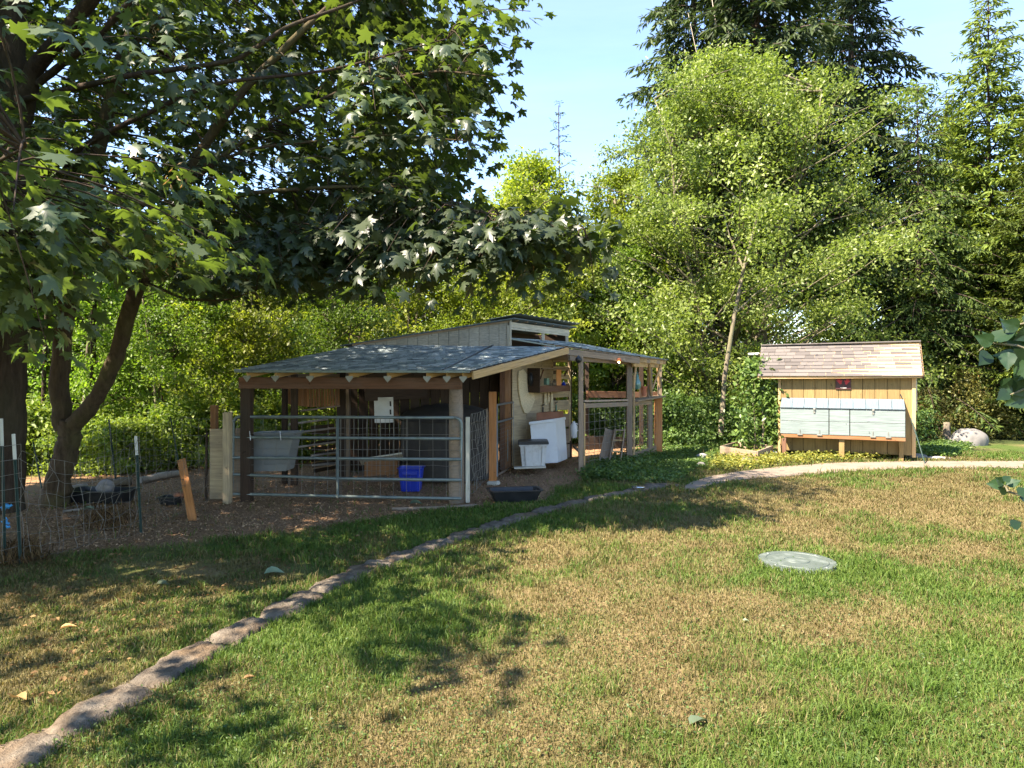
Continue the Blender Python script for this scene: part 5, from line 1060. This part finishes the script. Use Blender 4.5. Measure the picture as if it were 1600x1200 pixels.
# woodland saplings
r = np.random.default_rng(9)
GL = 'leafy green sapling in the dense wood behind the fence and shed'
spots = []
for Y, step, lo_, hi_, sc_ in ((16.5, 120, -120, 560, .70), (19, 115, -300, 860, .82), (22, 115, -400, 1010, .9), (26, 130, -600, 1050, 1.0), (31, 150, -800, 1150, 1.1), (38, 190, -1200, 2500, 1.25)):
    px = lo_
    while px < hi_:
        Yj = Y + r.uniform(-1.2, 1.2); spots.append((px + r.uniform(-30, 30), Yj, sc_ * r.uniform(.85, 1.12))); px += step * r.uniform(.8, 1.2)
for k, (px, Y, s) in enumerate(spots):
    mt_ = (None, M['leafd'], M['leafg'], None)[int(r.integers(0, 4))]; m = (sapA, sapB, sapC)[int(r.integers(0, 3))]; x, y = gpx(px, Y)
    H_ = {id(sapA): 7.5, id(sapB): 6, id(sapC): 9}[id(m)] * s; lim = 1.9 + Y * (385 if 680 < px < 960 else 420) / F * (1.0 if 600 < px < 1000 else 1.15)
    if px < 560: lim = 1.9 + Y * .34
    if H_ > lim: s *= lim / H_
    tone = 'deep green' if mt_ is M['leafd'] else 'gold-green' if mt_ is M['leafg'] else 'bright green'; row = 'front row' if Y < 20.5 else 'middle depth' if Y < 28.5 else 'far back'; sd_ = 'left of the shed' if px < 360 else 'behind the shed' if px < 900 else 'right of the shed'
    lb_ = f'{tone} leafy sapling in the {row} of the wood {sd_}' if row == 'front row' else f'{tone} leafy sapling at {row} in the wood {sd_}' if row != 'far back' else f'{tone} leafy sapling far back in the wood {sd_}'
    tree('sapling_tree', m, x, y, lb_, 'tree', lb_.replace('sapling', 'saplings'), s=s, mats=(None, mt_))
for k, (px, Y, s) in enumerate(((1490, 33, .55), (1760, 27, 1.0), (1900, 22, .8), (1420, 34, .8), (2150, 28, 1), (1010, 33, .5))):
    x, y = gpx(px, Y); tree('fir_tree', firA if k % 2 == 0 else hemA, x, y, 'dark conifer in the dense background wood on the right', 'tree', 'dark conifers of the background wood', s=s)
# thin trunks in the wood, left
for k, (px, Y, rr_) in enumerate(((66, 14.5, .05), (128, 16, .05), (143, 15, .07), (148, 18, .06), (206, 17, .035), (300, 20, .05), (390, 20, .06), (250, 15, .03), (476, 22, .05), (555, 24, .06))):
    x, y = gpx(px, Y); ln2 = r.normal(0, .25, 2); tubes('slim_trunk', None, [([(x, y, -.1), (x + ln2[0] * .3, y, 1.8), (x + ln2[0], y, 4), (x + ln2[0] * 1.2, y, 7)], [rr_, rr_ * .85, rr_ * .7, rr_ * .4])], M['greybark'] if k % 2 else M['darkbark'], 8, label='slim bare trunk standing in the sunlit wood behind the left fence', cat='tree trunk', group='slim trunks in the left wood')
# bushes
for px, Y, s, lb in ((1505, 21.3, .98, 'rounded reddish-green shrub behind the boulder'), (1585, 21.6, 1.1, 'taller green and gold shrub at the right edge behind the boulder'), (1450, 21.0, .7, 'small shrub between the coop and the weathered stump')):
    x, y = gpx(px, Y); tree('shrub', bush, x, y, lb, 'shrub', s=s)
x, y = gpx(1182, 17.0)
vine = decid(107, 2.15, .62, .15, 85, 26, .115, M['vine'], M['greybark'], stems=6, cr=.26, tr=.02, flat=.8, spread=.5)
tree('climbing_shrub', vine, x, y, 'upright large-leaved shrub growing in the planter beside the coop', 'shrub', s=1.0, rot=1)
for k in range(46):
    if k < 26: px, Y = -60 + k * 19 + r.uniform(-10, 10), r.uniform(13.6, 15.6) + (1.2 if k > 14 else 0)
    else: px, Y = 900 + (k - 26) * 26 + r.uniform(-12, 12), r.uniform(19, 21.5)
    x, y = gpx(px, Y); tree('undergrowth_bush', under, x, y, 'low leafy undergrowth bush at the edge of the wood', 'bush', 'undergrowth bushes along the wood edge', s=r.uniform(.6, 1.05), mats=(None, M['weed'] if k >= 26 else None))
# trees out of view on the left that shade the lawn
for k, (x, y, s) in enumerate(((-12, 2.5, 1.2), (-9.5, -1.5, 1.0))):
    tree('broadleaf_tree', sapC, x, y, 'leafy tree outside the left of the view that shades the lawn', 'tree', 'trees beside the lawn outside the view', s=s)
# near right leafy sprays
def heart_leaf():
    half = [(.05, .12), (.12, .30), (.32, .40), (.58, .30), (.82, .12)]; v = [(.35, 0, 0), (0, 0, 0)] + [(a, b, .05 * b - .08 * a * a + .06) for a, b in half] + [(1, 0, -.06)] + [(a, -b, .05 * b - .08 * a * a + .06) for a, b in half[::-1]]
    return np.array(v), np.array([(0, i, i + 1) for i in range(1, len(v) - 1)] + [(0, len(v) - 1, 1)])
hv, hf = heart_leaf(); hm = mesh_arrays('leaf', hv, hf, M['vine'], np.full(len(hv), .25)); M['nearleaf'] = leafmat('near_leaf', (.020, .045, .018), (.035, .070, .024), (1.7, 2.2, .6), .35, .35, .5)
hm.materials[0] = M['nearleaf']
def spray(label, stems, leaves, Y):
    t = thing('leafy_branch', label, 'branch', P(*stems[0][0], Y)); tubes('stem', t, [([P(a, b, Y + .02 * i) for i, (a, b) in enumerate(s)], [.007] * (len(s) - 1) + [.003]) for s in stems], M['greybark'], 6)
    for a, b, ang, L, tl in leaves:
        d = V3(math.cos(R_(ang)), r.uniform(-.4, .4), -math.sin(R_(ang))).normalized(); n = V3(-math.sin(R_(ang)) * tl, -1 + abs(tl) * .6, math.cos(R_(ang)) * tl + .3).normalized()
        yv = n.cross(d).normalized(); zv = d.cross(yv); Mx = Matrix((d, yv, zv)).transposed().to_4x4() @ Matrix.Diagonal((L / F * Y,) * 3 + (1,)); Mx.translation = P(a, b, Y + r.uniform(-.06, .06)); obj('leaf', hm, t, Mx)
spray('near leafy twig reaching in from the right edge above the coop level', [[(1640, 560), (1590, 540), (1545, 535), (1530, 548)], [(1640, 600), (1600, 608), (1575, 618)], [(1640, 520), (1600, 505), (1580, 510)]],
      [(1552, 535, 200, 30, .6), (1548, 538, 250, 24, .2), (1550, 534, 330, 42, .8), (1545, 552, 140, 32, .1), (1575, 550, 100, 30, .5), (1585, 545, 60, 38, .3), (1590, 560, 190, 34, .1), (1580, 590, 90, 36, .9), (1600, 575, 70, 46, .8), (1592, 512, 200, 30, .5), (1600, 505, 330, 30, .7), (1575, 520, 240, 28, .4), (1605, 540, 200, 40, .2), (1610, 600, 170, 44, .4), (1575, 612, 150, 26, .1), (1605, 622, 160, 34, .2), (1612, 565, 120, 40, .7), (1596, 528, 20, 30, .4), (1615, 515, 150, 34, .6), (1610, 585, 60, 34, .3)], 4.0)
spray('near twig with dark leaves at the right edge over the sunny lawn', [[(1640, 790), (1600, 776), (1575, 768), (1568, 758)], [(1575, 768), (1570, 758)]],
      [(1568, 756, 215, 20, .6), (1568, 752, 330, 16, .5), (1568, 757, 180, 24, .1), (1572, 758, 335, 22, .5), (1574, 770, 210, 18, .8), (1590, 773, 345, 26, .4), (1592, 778, 20, 26, .8), (1598, 776, 300, 20, .5), (1578, 822, 345, 22, .15)], 4.0)

# ------------------------------------------------------------------ ground cover
r = np.random.default_rng(77)
def lawn_points(n_tot):
    P_ = []
    Y = 1.0 / np.sqrt(r.uniform(1 / 17.5 ** 2, 1 / 2.9 ** 2, n_tot)) if False else None
    # density falls off with distance: sample Y from p(Y) ~ Y * Y^-1.35
    a = .65; u = r.random(n_tot); Y = (3.0 ** a + u * (17.0 ** a - 3.0 ** a)) ** (1 / a); X = r.uniform(-.80, .80, n_tot) * Y
    return X, Y
X, Y = lawn_points(430000)
isd = zone(X, Y, DIRT_PX); isf = ~zone(X, Y, LAWNB_PX); isp = pathzone(X + r.normal(0, .03, len(X)), Y + r.normal(0, .10, len(X)) + .10 * (fbm(X, Y, .3, 91) - .5)); q = G(1248, 880)
keep = ~isf & ~isp & (((X - q.x) / .36) ** 2 + ((Y - q.y - .06) / .36) ** 2 > 1)
ep = np.array(EDGE_PTS)
X0, Y0 = X.copy(), Y.copy()
dm = np.full(len(X), 9.0)
for i in range(len(gp_) - 1):
    a, b = gp_[i], gp_[i + 1]; ab = b - a; t = np.clip(((X - a[0]) * ab[0] + (Y - a[1]) * ab[1]) / (ab @ ab), 0, 1); dm = np.minimum(dm, np.hypot(X - a[0] - t * ab[0], Y - a[1] - t * ab[1]))
keep &= (dm > .115 + r.normal(0, .025, len(X))) | (r.random(len(X)) < .03)
keep &= ~isd | (r.random(len(X)) < .02)
# ragged thin strip near the dirt
left_ = (dm > 0) & (X < np.interp(Y, gp_[:, 1], gp_[:, 0])); patch = fbm(X, Y, .6, 41)
keep &= ~(left_ & (px_l := (HY + F * CZ / Y) < 900 + 0 * X) & (800 + F * X / Y < 520) & (patch < .52) & (r.random(len(X)) < .85))
X, Y = X[keep], Y[keep]; n = len(X); dr = dry_and_sun(X, Y); left_ = left_[keep]
dr = np.clip(dr + .22 * left_ * (Y < 7.5), 0, 1)
lush = fbm(X, Y, .45, 51); Hh = (.022 + .040 * lush * r.uniform(.5, 1.5, n)) * np.where(dr > .6, .75, 1.1) * (1 + .04 * np.maximum(Y - 4, 0)) * (1 + 1.1 * np.clip(fbm(X, Y, .16, 71, 2) - .62, 0, .25) / .25); Wd = .0023 * (1 + .16 * np.maximum(Y - 3, 0)) * r.uniform(.7, 1.4, n)
an = r.uniform(0, 6.283, n); ln = r.uniform(.1, 1.15, n); la = r.uniform(0, 6.283, n); bx, by = np.cos(an) * Wd, np.sin(an) * Wd; lx, ly = np.cos(la) * ln * Hh, np.sin(la) * ln * Hh
z0 = (fbm(X, Y, .7, 3) - .5) * .030 - .012
V = np.zeros((n, 5, 3)); V[:, 0] = np.stack([X - bx, Y - by, z0 - .004], 1); V[:, 1] = np.stack([X + bx, Y + by, z0 - .004], 1)
V[:, 2] = np.stack([X - bx * .8 + lx * .38, Y - by * .8 + ly * .38, z0 + Hh * .62], 1); V[:, 3] = np.stack([X + bx * .8 + lx * .38, Y + by * .8 + ly * .38, z0 + Hh * .62], 1); V[:, 4] = np.stack([X + lx, Y + ly, z0 + Hh * (1.02 - .3 * ln)], 1)
Fx = (np.arange(n) * 5)[:, None, None] + np.array([(0, 1, 3), (0, 3, 2), (2, 3, 4)])[None]
isdry = np.clip(np.where(r.random(n) < np.clip(dr * 1.05 + .04, 0, 1), r.uniform(.72, 1, n), r.uniform(0, .22, n)) * 1.0, 0, 1); tint = np.clip(.15 + .6 * fbm(X, Y, .5, 61) + r.normal(0, .2, n), 0, 1)
obj('grass', mesh_arrays('grass', V.reshape(-1, 3), Fx.reshape(-1, 3), M['grass'], np.repeat(tint, 5), extra={'dry': np.repeat(isdry, 5)}), None, Matrix.Identity(4), 'mown lawn grass, part green and part dried straw yellow', 'grass', kind='stuff')
# clover and broad weeds in the lawn
def patches(name, label, n, fx, mat, leafr, zr, cat_='weeds', kind='stuff', up=.8, shape=LEAF_V):
    X, Y = fx(n); n = len(X); z = r.uniform(*zr, n); v, f, a = scatter(shape, LEAF_F, np.stack([X, Y, z], 1), frames(r.normal(0, 1, (n, 3)) * [1, 1, .35], r.normal(0, .45, (n, 3)) + [0, 0, up]), r.uniform(*leafr, n), r.random(n))
    return obj(name, mesh_arrays(name, v, f, mat, a), None, Matrix.Identity(4), label, cat_, kind=kind)
def in_px(poly, lo, hi, soft=.0):
    def g(n):
        xs_, ys_ = [], []; c = 0
        while c < n:
            px = r.uniform(min(p[0] for p in poly), max(p[0] for p in poly), n); py = r.uniform(min(p[1] for p in poly), max(p[1] for p in poly), n); k = inpoly(px, py, poly)
            Y = F * CZ / (py[k] - HY); xs_.append((px[k] - 800) / F * Y); ys_.append(Y); c += k.sum()
        X, Y = np.concatenate(xs_)[:n], np.concatenate(ys_)[:n]; return X + r.normal(0, .06, len(X)), Y + r.normal(0, .06, len(X))
    return g
patches('clover', 'low broad clover leaves scattered in the green lawn', 9000, in_px([(0, 1200), (500, 960), (900, 860), (1600, 900), (1600, 1200)], 0, 0), M['weed'], (.012, .024), (.01, .03), 'clover')
patches('ground_ivy', 'dark green low weeds spreading between the pen and the path', 26000, in_px([(925, 742), (1000, 700), (1030, 670), (1120, 655), (1140, 690), (1120, 715), (1085, 735), (1050, 756), (960, 752)], 0, 0), M['weed'], (.035, .075), (.0, .07), 'weeds')
patches('pen_weeds', 'leafy weeds at the foot of the pen corner posts', 5500, in_px([(905, 752), (925, 728), (985, 715), (1020, 712), (1015, 738), (960, 752)], 0, 0), M['weed'], (.04, .08), (.01, .20), 'weeds')
patches('sunny_weeds', 'yellow-green flowering weeds along the front of the coop and planter', 5200, in_px([(1115, 738), (1110, 722), (1180, 712), (1225, 718), (1420, 708), (1425, 718), (1300, 722), (1220, 728), (1150, 736)], 0, 0), M['yweed'], (.035, .08), (.01, .17), 'weeds')
patches('sunny_weeds', 'green weeds on the ground between the coop, stump and boulder', 5000, in_px([(1435, 700), (1480, 692), (1520, 700), (1490, 716), (1430, 716)], 0, 0), M['weed'], (.04, .08), (.01, .14), 'weeds')
patches('forest_floor_plants', 'tall grasses and leafy plants on the wood floor behind the yard', 26000, in_px([(-200, 750), (100, 735), (160, 741), (330, 708), (420, 690), (540, 700), (560, 680), (330, 672), (-200, 690)], 0, 0), M['fern'], (.06, .14), (.02, .50), 'plants', up=.3)
patches('pen_back_plants', 'sunlit weeds behind the pen', 7000, in_px([(880, 690), (1120, 665), (1120, 650), (880, 655)], 0, 0), M['yweed'], (.06, .13), (.02, .7), 'weeds', up=.3)
CH = LEAF_V * [1, .7, .3]
M['chip'] = leafmat('wood_chip', (.11, .062, .032), (.46, .30, .17), (1, 1, 1), .0, .9, .1); M['litter'] = leafmat('dry_leaf', (.08, .045, .02), (.25, .16, .07), (1.2, 1, .7), .2, .8, .15)
patches('wood_chips', 'scattered wood chips and bark on the dirt of the yard and shed floor', 36000, in_px([(60, 870), (300, 842), (520, 822), (740, 796), (850, 786), (905, 752), (960, 735), (960, 700), (700, 700), (380, 705), (120, 745), (0, 800)], 0, 0), M['chip'], (.012, .045), (-.008, .02), 'wood chips', shape=CH)
patches('leaf_litter', 'dry brown fallen leaves thinly scattered over the left yard and grass', 1500, in_px([(0, 930), (0, 800), (200, 760), (380, 720), (640, 790), (560, 850), (300, 960), (60, 1110)], 0, 0), M['litter'], (.02, .055), (.0, .025), 'fallen leaves')
# dead straw tufts near left fence
def straw(n):
    X, Y = in_px([(0, 890), (0, 850), (60, 850), (70, 880)], 0, 0)(n // 2); X2, Y2 = in_px([(120, 830), (150, 795), (200, 795), (200, 830)], 0, 0)(n - n // 2); return np.concatenate([X, X2]), np.concatenate([Y, Y2])
X, Y = straw(900); n = len(X); v, f, a = scatter(LEAF_V * [1, .06, 1], LEAF_F, np.stack([X, Y, np.zeros(n)], 1), frames(r.normal(0, .55, (n, 3)) + [0, 0, 1], r.normal(0, 1, (n, 3))), r.uniform(.05, .16, n), r.random(n)); obj('straw_tufts', mesh_arrays('straw_tufts', v, f, M['litter'], a), None, Matrix.Identity(4), 'dead straw-coloured grass tufts by the left fence', 'dead grass', kind='stuff')
# single large fallen leaves
hleaf = mesh_arrays('fallen_leaf', np.stack([hv[:, 0] + .1 * hv[:, 1] ** 2, hv[:, 1] * .8,   .38 * np.abs(hv[:, 1]) ** 1.2 - .25 * (hv[:, 0] - .5) ** 2 + .1], 1), hf, M['maple'], np.full(len(hv), .7))
ml = mesh_arrays('maple_leaf', MP_V * [1, 1, .6], MP_F, M['maple'], np.full(len(MP_V), .7)); M['paleleaf'] = leafmat('pale_leaf', (.11, .155, .09), (.15, .20, .12), (1, 1, .8), .2); M['brownleaf'] = leafmat('brown_leaf', (.30, .16, .06), (.36, .22, .10), (1, 1, .8), .2)
for px, py, L, mt, lb in ((1078, 1134, .14, 'paleleaf', 'pale grey-green curled leaf on the lawn near the bottom edge'), (412, 898, .20, 'paleleaf', 'pale dried maple leaf on shaded grass, left of the stone edging'), (243, 914, .13, 'paleleaf', 'small pale leaf on the shaded grass below the sunlit dirt patch'), (612, 849, .14, 'maple', 'dark green fallen leaf just above the stone edging'),
                          (128, 797, .2, 'paleleaf', 'pale leaf on the dirt in front of the black tub'), (20, 1092, .13, 'brownleaf', 'curled brown leaf near the left border above the edging'), (640, 788, .2, 'paleleaf', 'pale green leaf lying on the sill timber below the farm gate'), (380, 1062, .07, 'brownleaf', 'tiny pinkish brown leaf on the bright green lawn'),
                          (92, 985, .12, 'brownleaf', 'brown leaf on the shaded grass at the left'), (1160, 970, .05, 'paleleaf', 'tiny pale leaf in the middle of the dry lawn')):
    q = G(px, py, .012); o = obj('fallen_leaf', ml if mt == 'maple' else hleaf, None, Matrix.LocRotScale(q, Euler((r.uniform(-.25, .25), r.uniform(-.15, .1), r.uniform(-.5, .5))), Vector((L, L, L * 1.3))), lb, 'leaf'); o.material_slots[0].link = 'OBJECT'; o.material_slots[0].material = M[mt]
